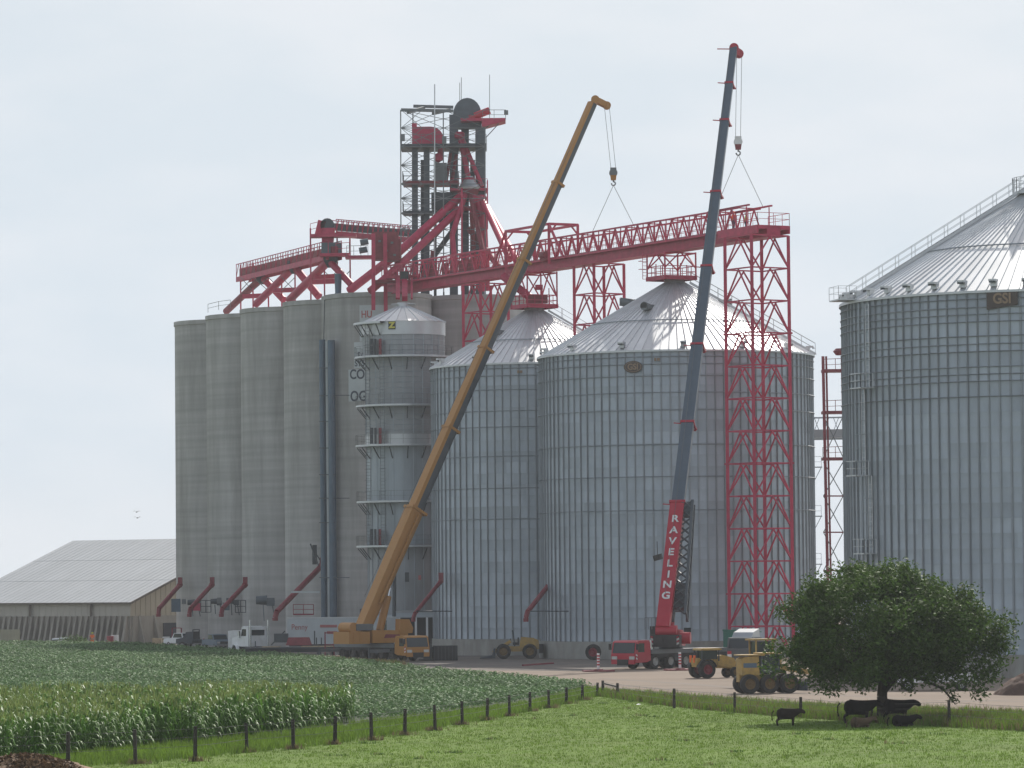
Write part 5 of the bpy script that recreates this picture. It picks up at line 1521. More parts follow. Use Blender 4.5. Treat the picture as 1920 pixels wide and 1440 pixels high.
jm.put('stowed_jib', X['boomdark'], rc)
MB().cyl(W(1232, 1040, 344), W(1235, 1050, 344), .4, .4, 12).beam(W(1232, 1015, 344), W(1233, 1045, 344), .06).put('rope_guide', X['black'], rc, auto=40)

# ---------------------------------------------------------------- pickups
def pickup(label, loc, rot, paint, group=None):
    t = thing('pickup_truck', label, 'pickup truck', loc, rot, group)
    body = [(2.75, .55), (2.78, .95), (2.6, 1.12), (1.25, 1.2), (-2.75, 1.2), (-2.78, .6)]
    b_ = MB().prism(body, -.98, .98).put('body', X[paint], t, True)
    MB().prism([(1.3, 1.18), (.75, 1.78), (-.75, 1.82), (-1.0, 1.18)], -.86, .86).put('cab', X[paint], t, True)
    MB().raw([(1.27, -.78, 1.24), (1.27, .78, 1.24), (.83, .74, 1.72), (.83, -.74, 1.72)], [(0, 1, 2, 3)]).put('windscreen', X['glass'], t, True)
    MB().raw([(-.99, -.76, 1.26), (-.99, .76, 1.26), (-.80, .72, 1.72), (-.80, -.72, 1.72)], [(3, 2, 1, 0)]).put('rear_window', X['glass'], t, True)
    for s in (-1, 1):
        MB().raw([(1.0, s * .868, 1.24), (-.85, s * .868, 1.24), (-.7, s * .868, 1.72), (.68, s * .868, 1.72)], [(0, 1, 2, 3) if s < 0 else (3, 2, 1, 0)]).put('side_window', X['glass'], t, True)
        MB().box((2.72, s * .75, .9), (.12, .35, .22)).put('headlight', X['lamp'], t, True)
        MB().box((-2.79, s * .88, .95), (.06, .16, .36)).put('tail_light', X['crane_red'], t, True)
        for x in (1.75, -1.75): wheel(t, (x, s * .84, .39), .39, .28)
    MB().box((-1.85, 0, 1.21), (1.6, 1.6, .02)).put('bed', X['black'], t, True)
    MB().box((2.82, 0, .58), (.14, 1.9, .22)).box((-2.84, 0, .58), (.14, 1.9, .2)).put('bumper', X['chrome'], t, True)
    MB().box((2.79, 0, .88), (.06, 1.1, .26)).put('grille', X['black'], t, True)
    return t
pg = 'pickup trucks parked by the silos'
pickup('white pickup truck parked at the left end of the row, nose to the shed', tuple(GD(344, 479)), math.radians(130), 'white', pg)
pickup('silvery blue pickup truck facing the field beside the white box trailer', tuple(GD(407, 462)), math.radians(-68), 'bluepipe', pg)
pickup('white pickup truck half hidden behind the hanging leaves of the tree', tuple(GD(1748, 269)), math.radians(178), 'white', pg)
# dark flatbed truck between the pickups
fb = thing('flatbed_truck', 'dark flatbed truck between the white and the blue pickup', 'truck', tuple(GD(381, 474)), math.radians(160))
MB().box((-1.2, 0, 1.0), (4.2, 2.1, .16)).box((-1.2, 0, .8), (4.4, .9, .3)).put('deck', X['dark'], fb, True)
MB().prism([(3.1, .6), (3.1, 1.15), (2.2, 1.3), (1.8, 1.95), (1.0, 2.0), (1.0, .6)], -.95, .95).put('cab', X['dark'], fb, True)
MB().raw([(2.22, -.8, 1.34), (2.22, .8, 1.34), (1.86, .75, 1.88), (1.86, -.75, 1.88)], [(0, 1, 2, 3)]).put('windscreen', X['glass'], fb, True)
for x in (2.3, -2.2):
    for s in (-1, 1): wheel(fb, (x, s * .88, .42), .42, .3)
for y in (-.9, .9): lb(fb, 'headache_rack', (.95, y, 1.0), (.95, y, 2.2), .1, X['dark'])
lb(fb, 'headache_rack', (.95, -.9, 2.2), (.95, .9, 2.2), .1, X['dark'])
# ---------------------------------------------------------------- white semi tractor and flatbed trailer
st = thing('semi_truck', 'white semi truck with roof marker lights seen from behind', 'truck', tuple(GD(483, 421)), math.radians(122))
MB().box((.6, 0, .85), (7.2, .9, .35)).put('chassis', X['black'], st, True)
cb_ = MB().prism([(0, 1.0), (1.7, 1.0), (1.75, 2.1), (1.45, 3.0), (0, 3.05)], -1.12, 1.12).put('cab', X['white'], st, True)
MB().raw([(-.02, -.75, 2.15), (-.02, .75, 2.15), (-.02, .75, 2.72), (-.02, -.75, 2.72)], [(3, 2, 1, 0)]).put('rear_window', X['glass'], cb_, True)
for s in (-1, 1):
    MB().raw([(.5, s * 1.13, 2.1), (1.6, s * 1.13, 2.1), (1.38, s * 1.13, 2.8), (.5, s * 1.13, 2.8)], [(0, 1, 2, 3), (3, 2, 1, 0)]).put('side_window', X['glass'], cb_, True)
    lb(st, 'exhaust_stack', (-.25, s * 1.05, 1.0), (-.25, s * 1.05, 3.75), .16, X['chrome'], shape='cyl')
MB().prism([(1.7, 1.0), (4.0, 1.0), (4.05, 1.75), (3.9, 1.95), (1.75, 2.1)], -.85, .85).put('hood', X['white'], st, True)
for s in (-1, 1):
    MB().lathe([(.58, s * .85), (.66, s * .85), (.66, s * 1.2), (.58, s * 1.2)], c=(3.1, 0, .55), n=14, axis='y', a0=0, a1=math.pi).put('fender', X['white'], st, True)
    wheel(st, (3.1, s * 1.02, .52), .52, .3)
    for x in (-1.2, -2.4): wheel(st, (x, s * .95, .52), .52, .55)
    lb(st, 'mirror', (1.7, s * 1.3, 1.9), (1.7, s * 1.3, 2.6), .18, X['chrome'])
for y in (-.9, -.45, 0, .45, .9):
    MB().box((1.2, y, 3.1), (.14, .14, .1)).put('marker_light', X['lamp'], cb_, True)
MB().box((1.2, 0, 3.06), (.5, 2.1, .07)).put('sun_visor', X['white'], cb_, True)
ft = thing('flatbed_trailer', 'dark flatbed trailer loaded with pale timber and red gear behind the white truck', 'trailer', tuple(GD(565, 410)), math.radians(178))
MB().box((0, 0, 1.0), (11.5, 2.3, .14)).box((0, .5, .75), (11.3, .16, .4)).box((0, -.5, .75), (11.3, .16, .4)).put('deck', X['dark'], ft, True)
for x in (-3.6, -4.8):
    for s in (-1, 1): wheel(ft, (x, s * .95, .5), .5, .5)
for i in range(8): MB().box((-2.2 + (i % 2) * .1, -1.0 + i * .28, 1.12), (4.2, .24, .09)).put('plank', X['timber'], ft, True)
for i in range(5): MB().box((3.1, -.9 + i * .3, 1.12), (1.8, .26, .09)).put('plank', X['timber'], ft, True)
for x in (-.4, .1, -1.4, -1.9, 4.8): lb(ft, 'stake', (x, -1.1, 1.0), (x, -1.1, 2.0 if x < 0 else 1.7), .1, X['dark'])
cr = thing('steel_frame', 'dark red steel frame lying on the flatbed trailer', 'steel frame', tuple(GD(556, 410, 1.2)))
MB().box((.2, 0, .45), (2.6, 1.4, .8), taper=.8).put('hopper', X['darkred'], cr, True)
MB().box((-1.6, .2, .8), (1.4, 1.0, .9)).beam((-2.6, 0, .1), (-1.2, 0, 1.5), .12).beam((1.8, -.3, 0), (1.8, -.3, 1.5), .12).put('brace_frame', X['dark'], cr, True)
up = thing('railing_frame', 'dark red upright frame standing near the white semi trailer', 'steel frame', tuple(GD(618, 408)))
for x in (-.5, .4): lb(up, 'upright', (x, 0, 0), (x, 0, 2.6), .12, X['darkred'])
lb(up, 'crossbar', (-.5, 0, 2.5), (.4, 0, 2.5), .1, X['darkred']); lb(up, 'crossbar', (-.5, 0, 1.3), (.4, 0, 1.3), .1, X['darkred'])
cw_ = thing('outrigger_mat', 'pale timber crane mats stacked at the rear of the yellow crane', 'crane mat', tuple(GD(640, 398)))
for i in range(5): MB().box((.0, i * .45 - 1.0, .22), (5.4, .42, .36)).put('plank', X['timber'], cw_, True)
# white box trailer (van) with faded red script
vt = thing('semi_trailer', 'long white box semi trailer with faded red script on its side', 'semi trailer', tuple(GD(652, 428)), 0)
MB().box((0, 0, 2.52), (12.8, 2.55, 2.75)).put('box_body', X['sign_white'], vt, True)
MB().box((0, -1.28, 1.16), (12.8, .06, .12)).box((0, -1.28, 3.86), (12.8, .06, .1)).box((-6.37, -1.28, 2.5), (.1, .06, 2.7)).box((6.37, -1.28, 2.5), (.1, .06, 2.7)).put('edge_rail', X['galv_new'], vt, True)
for i in range(12): MB().box((-5.3 + i * .97, -1.282, 2.5), (.035, .012, 2.6)).put('panel_seam', X['galv_new'], vt, True)
for x in (3.9, 5.2):
    for s in (-1, 1): wheel(vt, (x, s * .95, .52), .52, .55)
for s in (-1, 1): lb(vt, 'landing_leg', (-3.2, s * .8, .05), (-3.2, s * .8, 1.15), .14, X['dark'])
MB().box((0, 0, 1.0), (12.4, 1.0, .25)).put('chassis', X['dark'], vt, True)
def side_text(key, px, py, sc_):
    p = W(px, py, 428 - 1.29)
    add('lettering', TXT[key], vt, Matrix.Translation((p.x, 428 - 1.30, p.z)) @ Matrix.Rotation(math.pi / 2, 4, 'X') @ Matrix.Diagonal((sc_, sc_, 1, 1)))
side_text('penny', 561.5, 1176, .62)
for x0, x1, py in ((600, 632, 1174), (613, 632, 1186)):
    a, b_ = W(x0, py, 426.70), W(x1, py, 426.70)
    bar(vt, 'faded_print', a, b_, .02, X['ink_red'], .28)
# small white enclosed trailer
et = thing('box_trailer', 'small plain white box trailer between the blue pickup and the white truck', 'trailer', tuple(GD(446, 440)), math.radians(84))
MB().box((0, 0, 1.45), (3.6, 1.6, 2.0)).put('box_body', X['white'], et, True)
MB().box((-1.81, 0, 1.4), (.02, 1.4, 1.7)).put('rear_door', X['white'], et, True)
for s in (-1, 1): wheel(et, (0, s * .85, .35), .35, .22)
lb(et, 'drawbar', (1.8, 0, .5), (3.0, 0, .5), .1, X['black'])
# dark container beside the yellow crane
dc = thing('dark_container', 'low dark steel container beside the yellow crane cab', 'container', tuple(GD(834, 388)))
MB().box((0, 0, .72), (2.3, 1.6, 1.4)).put('body', X['black'], dc, True)
for i in range(7): MB().box((-1.02 + i * .34, -.82, .72), (.07, .06, 1.3)).put('rib', X['dark'], dc, True)
MB().box((-1.7, -.3, .85), (.8, .7, 1.6)).put('control_box', X['dark'], dc, True)
# pallets near the shed
for i, (px, dd, lab, m_) in enumerate(((294, 494, 'tan crate on the gravel by the dark shed doorway, beside the white pickup', 'timber'), (311, 492, 'tan crate topped by a light bundle, touching the front of the white pickup', 'timber'))):
    c_ = thing('crate', lab, 'crate', tuple(GD(px, dd)), .2 * i, 'tan crates by the shed')
    MB().box((0, 0, .6), (1.1, 1.0, .8)).put('box', X[m_], c_, True)
    for k in range(3): MB().box((0, -.4 + .4 * k, .1), (1.2, .14, .16)).put('skid', X[m_], c_, True)
    for k in range(4): MB().box((0, -.515, .3 + k * .2), (1.12, .03, .17)).put('slat', X['timber'], c_, True)
    if i: MB().box((0, 0, 1.1), (.8, .7, .2)).put('bundle', X['white'], c_, True)
rk = thing('pipe_rack', 'reddish open steel rack standing behind the white pickup', 'rack', tuple(GD(331, 486)))
for x in (-.55, .55): 
    for y in (-.4, .4): lb(rk, 'upright', (x, y, 0), (x, y, 2.3), .1, X['darkred'])
for z in (1.2, 2.3): lb(rk, 'crossbar', (-.55, -.4, z), (.55, -.4, z), .1, X['darkred'])

# ---------------------------------------------------------------- yellow machines
# wheel loader in front of the bins, facing left
wl = thing('wheel_loader', 'old yellow wheel loader with roll bar and low bucket, between the two bins', 'wheel loader', tuple(GD(966, 394)), math.radians(180))
MB().prism([(-2.3, .9), (-2.2, 1.75), (-1.7, 2.0), (-.5, 2.1), (-.3, .9)], -.62, .62).put('engine_hood', X['yellow_m'], wl, True)
MB().box((-2.45, 0, .95), (.4, 1.6, .9)).put('counterweight', X['black'], wl, True)
MB().box((.4, 0, .95), (2.2, .9, .5)).put('front_frame', X['yellow_m'], wl, True)
MB().box((.0, 0, 1.45), (.6, .6, .25)).box((-.25, 0, 1.75), (.14, .6, .6)).put('seat', X['black'], wl, True)
for s in (-1, 1):
    lb(wl, 'roll_bar', (.1, s * .55, 1.2), (.3, s * .5, 2.7), .12, X['dark'])
    lb(wl, 'lift_arm', (.5, s * .45, 1.7), (2.2, s * .55, .6), .2, X['yellow_m'], .3)
    for x in (-1.35, 1.2): wheel(wl, (x, s * .92, .72), .72, .5, 'rim_y')
lb(wl, 'roll_bar', (.3, -.55, 2.7), (.3, .55, 2.7), .12, X['dark'])
lb(wl, 'steering_column', (.7, 0, 1.3), (.5, 0, 1.95), .1, X['dark'])
MB().prism([(2.0, .1), (3.5, .06), (3.4, .2), (2.3, .35), (2.15, 1.0), (1.95, 1.0)], -1.25, 1.25).put('bucket', X['dark'], wl, True)
# backhoe style tractor loader
tl = thing('tractor_loader', 'small yellow tractor loader with dark canopy between the red crane and the grader', 'tractor', tuple(GD(1335, 309)), math.radians(25))
MB().prism([(-.2, .95), (-.1, 1.62), (.6, 1.75), (1.6, 1.5), (1.75, 1.2), (1.7, .75), (.2, .75)], -.42, .42).put('hood', X['yellow_m'], tl, True)
MB().box((-.9, 0, 1.15), (1.3, 1.1, .6)).box((-1.6, -.2, 1.3), (.3, .9, .5)).put('body', X['yellow_m'], tl, True)
MB().prism([(-1.4, 2.12), (.3, 2.12), (.45, 2.2), (.2, 2.28), (-1.3, 2.28)], -.7, .7).put('canopy', X['yellow_m'], tl, True)
MB().box((-.5, 0, 1.78), (1.2, 1.1, .66)).put('cab_glass', X['glass'], tl, True)
for s in (-1, 1):
    for x in (-1.25, .2): lb(tl, 'canopy_post', (x, s * .58, 1.3), (x, s * .6, 2.15), .08, X['dark'])
    wheel(tl, (-.95, s * .78, .68), .68, .45, 'darkred'); wheel(tl, (1.55, s * .7, .42), .42, .3, 'rim_y')
    MB().lathe([(.74, s * .55), (.8, s * .55), (.8, s * 1.0), (.74, s * 1.0)], c=(-.95, 0, .68), n=12, axis='y', a0=.2, a1=math.pi - .2).put('mudguard', X['black'], tl, True)
lb(tl, 'loader_arm', (.1, -.5, 1.1), (2.4, -.5, .6), .16, X['yellow_m'], .22); lb(tl, 'loader_arm', (.1, .5, 1.1), (2.4, .5, .6), .16, X['yellow_m'], .22)
MB().prism([(2.3, .1), (3.0, .1), (2.9, .25), (2.4, .3), (2.4, .8), (2.25, .8)], -.9, .9).put('bucket', X['dark'], tl, True)
for s in (-1, 1): lb(tl, 'warning_flag', (-1.75, s * .3, 1.2), (-1.75, s * .3, 1.75), .14, X['orange_vis'])
# motor grader nearest to the fence
mg = thing('motor_grader', 'dusty yellow motor grader on three large axles, half behind the tree', 'motor grader', tuple(GD(1436, 266.5)), math.radians(14))
MB().prism([(-1.9, 1.2), (-1.95, 2.25), (-1.7, 2.4), (-.75, 2.45), (-.7, 1.2)], -.62, .62).put('engine_housing', X['yellow_m'], mg, True)
MB().box((-1.35, -.63, 1.85), (.9, .02, .3)).put('grille', X['bluepipe'], mg, True)
MB().box((-1.2, 0, 2.52), (1.7, 1.4, .08)).put('hood_cap', X['yellow_m'], mg, True)
MB().box((-1.0, 0, 1.0), (2.0, .7, .5)).put('rear_frame', X['yellow_m'], mg, True)
cab_ = MB().box((.05, 0, 1.95), (1.3, 1.2, 1.2)).put('cab', X['dark'], mg, True)
MB().box((.05, 0, 2.62), (1.5, 1.45, .1)).put('cab_roof', X['yellow_m'], mg, True)
MB().box((.05, -.61, 2.1), (1.05, .02, .75)).box((.71, 0, 2.1), (.02, 1.0, .75)).put('window', X['glass'], cab_, True)
lb(mg, 'main_beam', (.7, 0, 1.7), (3.4, 0, 1.25), .3, X['yellow_m'], .3)
MB().box((1.6, 0, .45), (.12, 3.0, .55), Matrix.Rotation(.5, 3, 'Z')).put('blade', X['dark'], mg, True)
for x in (-1.45, -.1, 1.25):
    for s in (-1, 1): wheel(mg, (x, s * .78, .64), .64, .42, 'rim_y')
rl2 = thing('road_roller', 'yellow roofed machine standing between the silver truck and the grader', 'road roller', tuple(GD(1424, 300)), math.radians(20))
MB().box((.1, 0, 1.2), (2.6, 1.4, .9)).put('body', X['yellow_m'], rl2, True)
for x in (-.6, .7):
    for s in (-1, 1): lb(rl2, 'roof_post', (x, s * .6, 1.5), (x, s * .6, 3.0), .1, X['yellow_m'])
MB().box((.05, 0, 3.03), (1.9, 1.5, .12)).put('roof', X['yellow_m'], rl2, True)
MB().box((.05, 0, 2.3), (1.2, 1.15, 1.2)).put('cab_glass', X['glass'], rl2, True)
for s in (-1, 1):
    for x in (-.9, 1.1): wheel(rl2, (x, s * .7, .6), .6, .4, 'rim_y')
# silver truck and green bin
sv = thing('delivery_truck', 'silver truck with rounded roof fairing by the foot of the red tower', 'truck', tuple(GD(1402, 348)), math.radians(-120))
MB().prism([(1.9, .6), (1.95, 1.5), (1.7, 2.5), (-.3, 2.55), (-.3, .6)], -1.1, 1.1).put('cab', X['greysteel'], sv, True)
MB().prism([(1.3, 2.5), (.9, 2.95), (-.2, 3.25), (-.3, 2.5)], -.95, .95).put('roof_fairing', X['galv_new'], sv, True)
MB().raw([(1.94, -.95, 1.6), (1.94, .95, 1.6), (1.74, .92, 2.4), (1.74, -.92, 2.4)], [(0, 1, 2, 3)]).put('windscreen', X['glass'], sv, True)
MB().box((-2.6, 0, 1.0), (4.5, 2.2, .25)).put('flat_deck', X['greysteel'], sv, True)
for x in (1.1, -3.2):
    for s in (-1, 1): wheel(sv, (x, s * .92, .5), .5, .32)
for s in (-1, 1): MB().box((1.95, s * .8, .95), (.08, .35, .22)).put('headlight', X['lamp'], sv, True)
gb = thing('green_container', 'tall green steel container behind the silver truck', 'container', tuple(GD(1382, 366)), math.radians(-6))
MB().box((0, 0, 1.55), (2.5, 2.2, 2.7)).box((0, -1.12, 2.9), (2.6, .1, .12)).put('body', X['green_paint'], gb, True)
for i in range(5): MB().box((-1.1 + i * .55, -1.13, 1.5), (.1, .07, 2.6)).put('rib', X['green_paint'], gb, True)
lb(gb, 'rim_cover', (-1.3, -1.1, 2.95), (2.2, -1.0, 2.75), .3, X['green_paint'], .1)
# striped marker post and loose wheel
mk = thing('marker_post', 'red and white striped post beside the green container', 'marker post', tuple(GD(1366, 338)))
for i in range(5): MB().box((0, 0, .35 + i * .26), (.34, .05, .26)).put('stripe_board', X['letter_white'] if i % 2 else X['crane_red'], mk, True)
lb(mk, 'post', (0, .04, 0), (0, .04, 1.6), .06, X['dark'])
lw = thing('loose_wheel', 'old wheel with a rusty rim leaning on the bin foundation', 'wheel', tuple(GD(1111, 383)), math.radians(-14))
wheel(lw, (0, 0, .75), .75, .35, 'darkred')
pd_ = thing('drag_pipe', 'rusty steel bar lying on the dark ground', 'steel bar', (0, 0, 0))
bar(pd_, 'rod', G(980, 1247.5, .06), G(1037, 1243.5, .06), .16, X['darkred'])

# ---------------------------------------------------------------- people
def person(label, loc, rot, top, legs, hat, sc_=1.0):
    t = thing('person', label, 'person', loc, rot)
    S = Matrix.Diagonal((sc_, sc_, sc_, 1))
    def pm(nm, vf, m_):
        me = bpy.data.meshes.new(nm); me.from_pydata(vf[0], [], vf[1]); me.materials.append(m_); me.shade_smooth(); me.update()
        return add(nm, me, t, S, True)
    pm('body', HUMAN[0], X['skin']); pm('shirt', HUMAN[1], X[top]); pm('trousers', HUMAN[2], X[legs])
    hm = MB().lathe([(.125, 1.665), (.118, 1.73), (.085, 1.785), (.005, 1.805)], c=(0, .015, 0), n=16).lathe([(.125, 1.665), (.155, 1.66)], c=(0, .03, 0), n=16)
    hm.put('hard_hat', X[hat], t, True, S, smooth=True)
    b = MB()
    for s in (-1, 1): b.box((s * .125, .06, .045), (.1, .28, .09))
    b.put('boots', X['black'], t, True, S)
    return t
pz = ZB + 1.16
s_ = conv_s(1387); q = CP(s_, -.7, 0)
person('worker in an orange shirt and blue trousers standing on the conveyor end', (q.x, q.y, pz), math.radians(-60), 'orange_vis', 'denim', 'orange_vis')
s_ = conv_s(1409); q = CP(s_, -.6, 0)
person('worker in a yellow vest standing next to the orange shirted worker on the conveyor', (q.x, q.y, pz - .3), math.radians(80), 'yellow_vis', 'denim', 'white')
person('worker in orange overalls walking in front of the shed wall', tuple(GD(172.5, 494)), math.radians(190), 'orange_vis', 'orange_vis', 'yellow_vis')

# ---------------------------------------------------------------- things along the shed wall
pp = thing('pipe_stack', 'stack of pale metal pipes lying before the shed wall', 'pipes', tuple(GD(112, 502)))
for i in range(4): pipe(pp, 'pipe', GD(98, 502, .5 + .33 * (i % 2)) + Vector((0, i * .3, 0)), GD(125, 500, .65 + .33 * (i % 2)) + Vector((0, i * .3, 0)), .3, X['galv_new'])
bar(pp, 'bunk', GD(80, 502, .35), GD(100, 502, .35), .7, X['dark'], .7)
rb_ = thing('red_barrel', 'red barrel standing by the shed buttresses', 'barrel', tuple(GD(206, 507)))
MB().lathe([(.01, 0), (.42, 0), (.44, .4), (.42, .8), (.44, 1.1), (.42, 1.15), (.01, 1.15)], n=18).put('drum', X['darkred'], rb_, True, auto=40)
MB().lathe([(.45, .38), (.46, .4), (.45, .42)], n=18).put('hoop', X['darkred'], rb_, True)
gbx = thing('grey_tote', 'pale grey tote next to the red barrel', 'tote', tuple(GD(215, 508)))
MB().box((0, 0, .65), (.9, .9, 1.2)).put('tank', X['galv_new'], gbx, True)
MB().box((0, 0, .06), (1.0, 1.0, .12)).put('skid', X['timber'], gbx, True)
wf = thing('board_fence', 'tan board fence at the left edge in front of the shed', 'fence', tuple(GD(15, 506)))
for i in range(13): MB().box(GD(-2 + i * 3.1, 506, 1.05), (.19, .05, 2.1)).put('board', X['beige'], wf)
bar(wf, 'rail', GD(-4, 506.06, 1.6), GD(38, 506.06, 1.6), .06, X['beige'], .12)

# two small birds in the sky
for px, py in ((256.5, 960), (258, 971)):
    c_ = W(px, py, 300)
    t = thing('bird', 'small dark bird flying left of the silos, ' + ('the upper of the pair' if py < 965 else 'the lower of the pair'), 'bird', tuple(c_), .5, 'birds in the sky')
    MB().lathe([(.005, -.14), (.035, -.05), (.04, .04), (.02, .12), (.03, .15), (.005, .19)], n=8, axis='y').put('body', X['black'], t, True)
    for s in (-1, 1): MB().raw([(0, .03, .01), (s * .18, .06, .09), (s * .34, -.04, .05), (s * .16, -.05, .06), (0, -.05, .01)], [(0, 1, 2, 3, 4), (4, 3, 2, 1, 0)]).put('wing', X['black'], t, True)

# ================================================================== FENCES
def fence(label, pts, hts, wires, extra_rail=None):
    t = thing('post_fence', label, 'fence', tuple(pts[0]), 0, 'dark wooden post fences')
    tops = []
    for i, (p, h) in enumerate(zip(pts, hts)):
        lean = Vector((rng.uniform(-.03, .03), rng.uniform(-.03, .03), 0)) * h
        n = 9; b = MB()
        r = .085 * rng.uniform(.9, 1.15)
        b.tube([p + Vector((0, 0, -.1)), p + lean * .5 + Vector((0, 0, h * .5)), p + lean + Vector((0, 0, h))], [r * 1.1, r, r * .93], n)
        b.put('post', X['wood'], t, auto=40)
        tops.append((p, lean, h))
    for f in wires:
        b = MB()
        for (p, l, h), (q, l2, h2) in zip(tops[:-1], tops[1:]):
            a = p + l * f + Vector((0, -.09, h * f)); c = q + l2 * f + Vector((0, -.09, h2 * f))
            b.beam(a, (a + c) / 2 - Vector((0, 0, .02)), .014).beam((a + c) / 2 - Vector((0, 0, .02)), c, .014)
        b.put('wire', X['wire'], t)
    return t
pl1 = [(-20, 1347, 1450), (127.6, 1369, 1441), (254, 1368, 1433), (366, 1362, 1428), (463, 1356, 1411), (550, 1349, 1405), (628, 1343, 1396), (697, 1336, 1388.5), (759, 1329, 1378.7), (816, 1322, 1370),
       (867, 1315, 1359.5), (913.5, 1309, 1351), (955, 1303, 1343), (994, 1297, 1334), (1029.5, 1293, 1328), (1062, 1289, 1320), (1092, 1284, 1313), (1120, 1280, 1306)]
P1 = [G(x, y) for x, _, y in pl1]
H1 = [min(1.5, (y1 - y0) * p.y / FPX) for (x, y0, y1), p in zip(pl1, P1)]
fence('dark wooden post fence running diagonally between the crops and the pasture', P1, H1, (.93, .7, .45))
pl2 = [(1131, 1276, 1303), (1158, 1281, 1308), (1264, 1291, 1328), (1378, 1298, 1336), (1501, 1307, 1346), (1635, 1318, 1352), (1780, 1313, 1362), (1935, 1322, 1372)]
P2 = [G(x, y) for x, _, y in pl2]
H2 = [(y1 - y0) * p.y / FPX for (x, y0, y1), p in zip(pl2, P2)]
f2 = fence('dark wooden post fence along the yard verge, behind the cattle', P2, H2, (.92, .68, .42))
bar(f2, 'brace_rail', P2[0] + Vector((0, 0, H2[0] * .8)), P2[1] + Vector((0, 0, H2[1] * .75)), .09, X['wood'])

# ================================================================== CATTLE
def cow(label, px, d, rot, hide, lying=False, s=1.0):
    t = thing('cow', label, 'cow', tuple(GD(px, d)), rot, 'cattle in the shade of the tree')
    me = COWS[1 if lying else 0].mesh('body', X[hide], smooth=True)
    add('body', me, t, Matrix.Diagonal((s, s, s, 1)), True)
    return t
cow('young dark cow standing apart on the left, head at a fence post', 1473, 207, 0, 'hide_brown', s=.78)
cow('large black cow standing left of the trunk, facing right', 1607, 209, math.radians(-4), 'hide', s=1.08)
cow('black cow standing in front of the trunk with its head raised to the right', 1679, 210.5, math.radians(3), 'hide', s=1.04)
cow('tan and black cow lying in front of the standing cows', 1610, 203.5, math.radians(8), 'hide_tan', True, .72)
cow('black cow lying in the shade to the right of the tan one', 1690, 204.5, math.radians(-12), 'hide', True, .8)

# ================================================================== TREE
tr = thing('shade_tree', 'broad leafy shade tree with a dense dark crown standing by the yard', 'tree', tuple(GD(1652, 212.5)))
TB = GD(1652, 212.5)
def limb(name, pts, rs, parent=tr):
    b = MB().tube(pts, rs, 10); return b.put(name, X['bark'], parent, smooth=True)
limb('trunk', [TB + Vector(o) for o in ((0, 0, -.1), (.0, 0, .5), (-.03, .05, 1.3), (.05, 0, 2.2), (.1, .1, 3.2))], [.42, .31, .27, .26, .22])
CC = TB + Vector((.1, .3, 4.75)); CR = Vector((6.35, 5.6, 3.95))
ends = []
for i in range(15):
    a = 2 * math.pi * i / 15 + rng.uniform(-.2, .2); r = rng.uniform(.5, .85)
    e = CC + Vector((CR.x * r * math.cos(a), CR.y * r * math.sin(a), CR.z * rng.uniform(-.55, .7)))
    s = TB + Vector((rng.uniform(-.1, .1), rng.uniform(-.1, .1), rng.uniform(1.5, 3.0)))
    m1 = s.lerp(e, .35) + Vector((0, 0, .5)); m2 = s.lerp(e, .7) + Vector((0, 0, .3))
    limb('limb', [s, m1, m2, e], [.15, .11, .07, .03])
# drooping branch on the right
dr = [TB + Vector(o) for o in ((.2, -.5, 2.4), (1.8, -1.2, 2.3), (3.0, -1.6, 1.7), (3.6, -1.8, .9))]
limb('limb', dr, [.12, .09, .06, .03])
# crown: clumps of leaf-sized faces through an uneven volume
clumps = []
while len(clumps) < 330:
    v = rng.normal(size=3); v /= np.linalg.norm(v)
    rad = rng.uniform(.45, 1.0) ** .6
    lump = 1 + .10 * math.sin(3 * math.atan2(v[1], v[0]) + 1) + .08 * math.sin(5 * v[2] + 2 * v[0])
    p = np.array([CR.x * v[0], CR.y * v[1], CR.z * v[2]]) * rad * lump * .88
    if p[2] < -2.35 - .3 * rng.random(): continue
    # left side lower and wispier as in the photograph
    clumps.append((np.array(CC) + p, rng.uniform(.55, 1.05) * (.85 if p[0] < -4 else 1)))
for (x, y, z, r) in ((-5.6, -1, 3.6, .8), (-5.2, -.5, 5.6, .7), (-5.9, -.8, 2.6, .7), (6.0, -.6, 3.2, .9), (6.1, -.4, 4.6, .7), (5.6, -1, 1.9, .8), (4.6, -1.8, 1.5, .8), (4.9, -1.6, .9, .55), (3.4, -1.9, 1.2, .55), (3.5, -1.8, .6, .4), (2.6, -1.6, 1.7, .6),
                    (-2.6, -2, 1.5, .8), (-3.6, -1.5, 1.6, .8), (-1.3, -1.6, 1.3, .5), (1.2, -1.6, 1.2, .5), (-4.6, -1.2, 2.0, .8), (-3.0, -2.2, 1.2, .5), (4.2, -1.2, 2.2, .8), (5.2, -1.2, 2.6, .9), (1.6, -2.2, 2.0, .8), (-.4, -2.4, 2.2, .9)):
    clumps.append((np.array(TB) + np.array((x, y, z + (.55 if z < 2.3 else .2))), r))
LV, K = [], 210
for c, r in clumps:
    n = int(K * (r / .8) ** 2)
    d = rng.normal(size=(n, 3)); d /= np.linalg.norm(d, axis=1)[:, None]
    pos = c + d * (r * rng.uniform(.3, 1.15, size=(n, 1))) * np.array((1, 1, .8))
    LV.append(pos)
pos = np.concatenate(LV); n = len(pos)
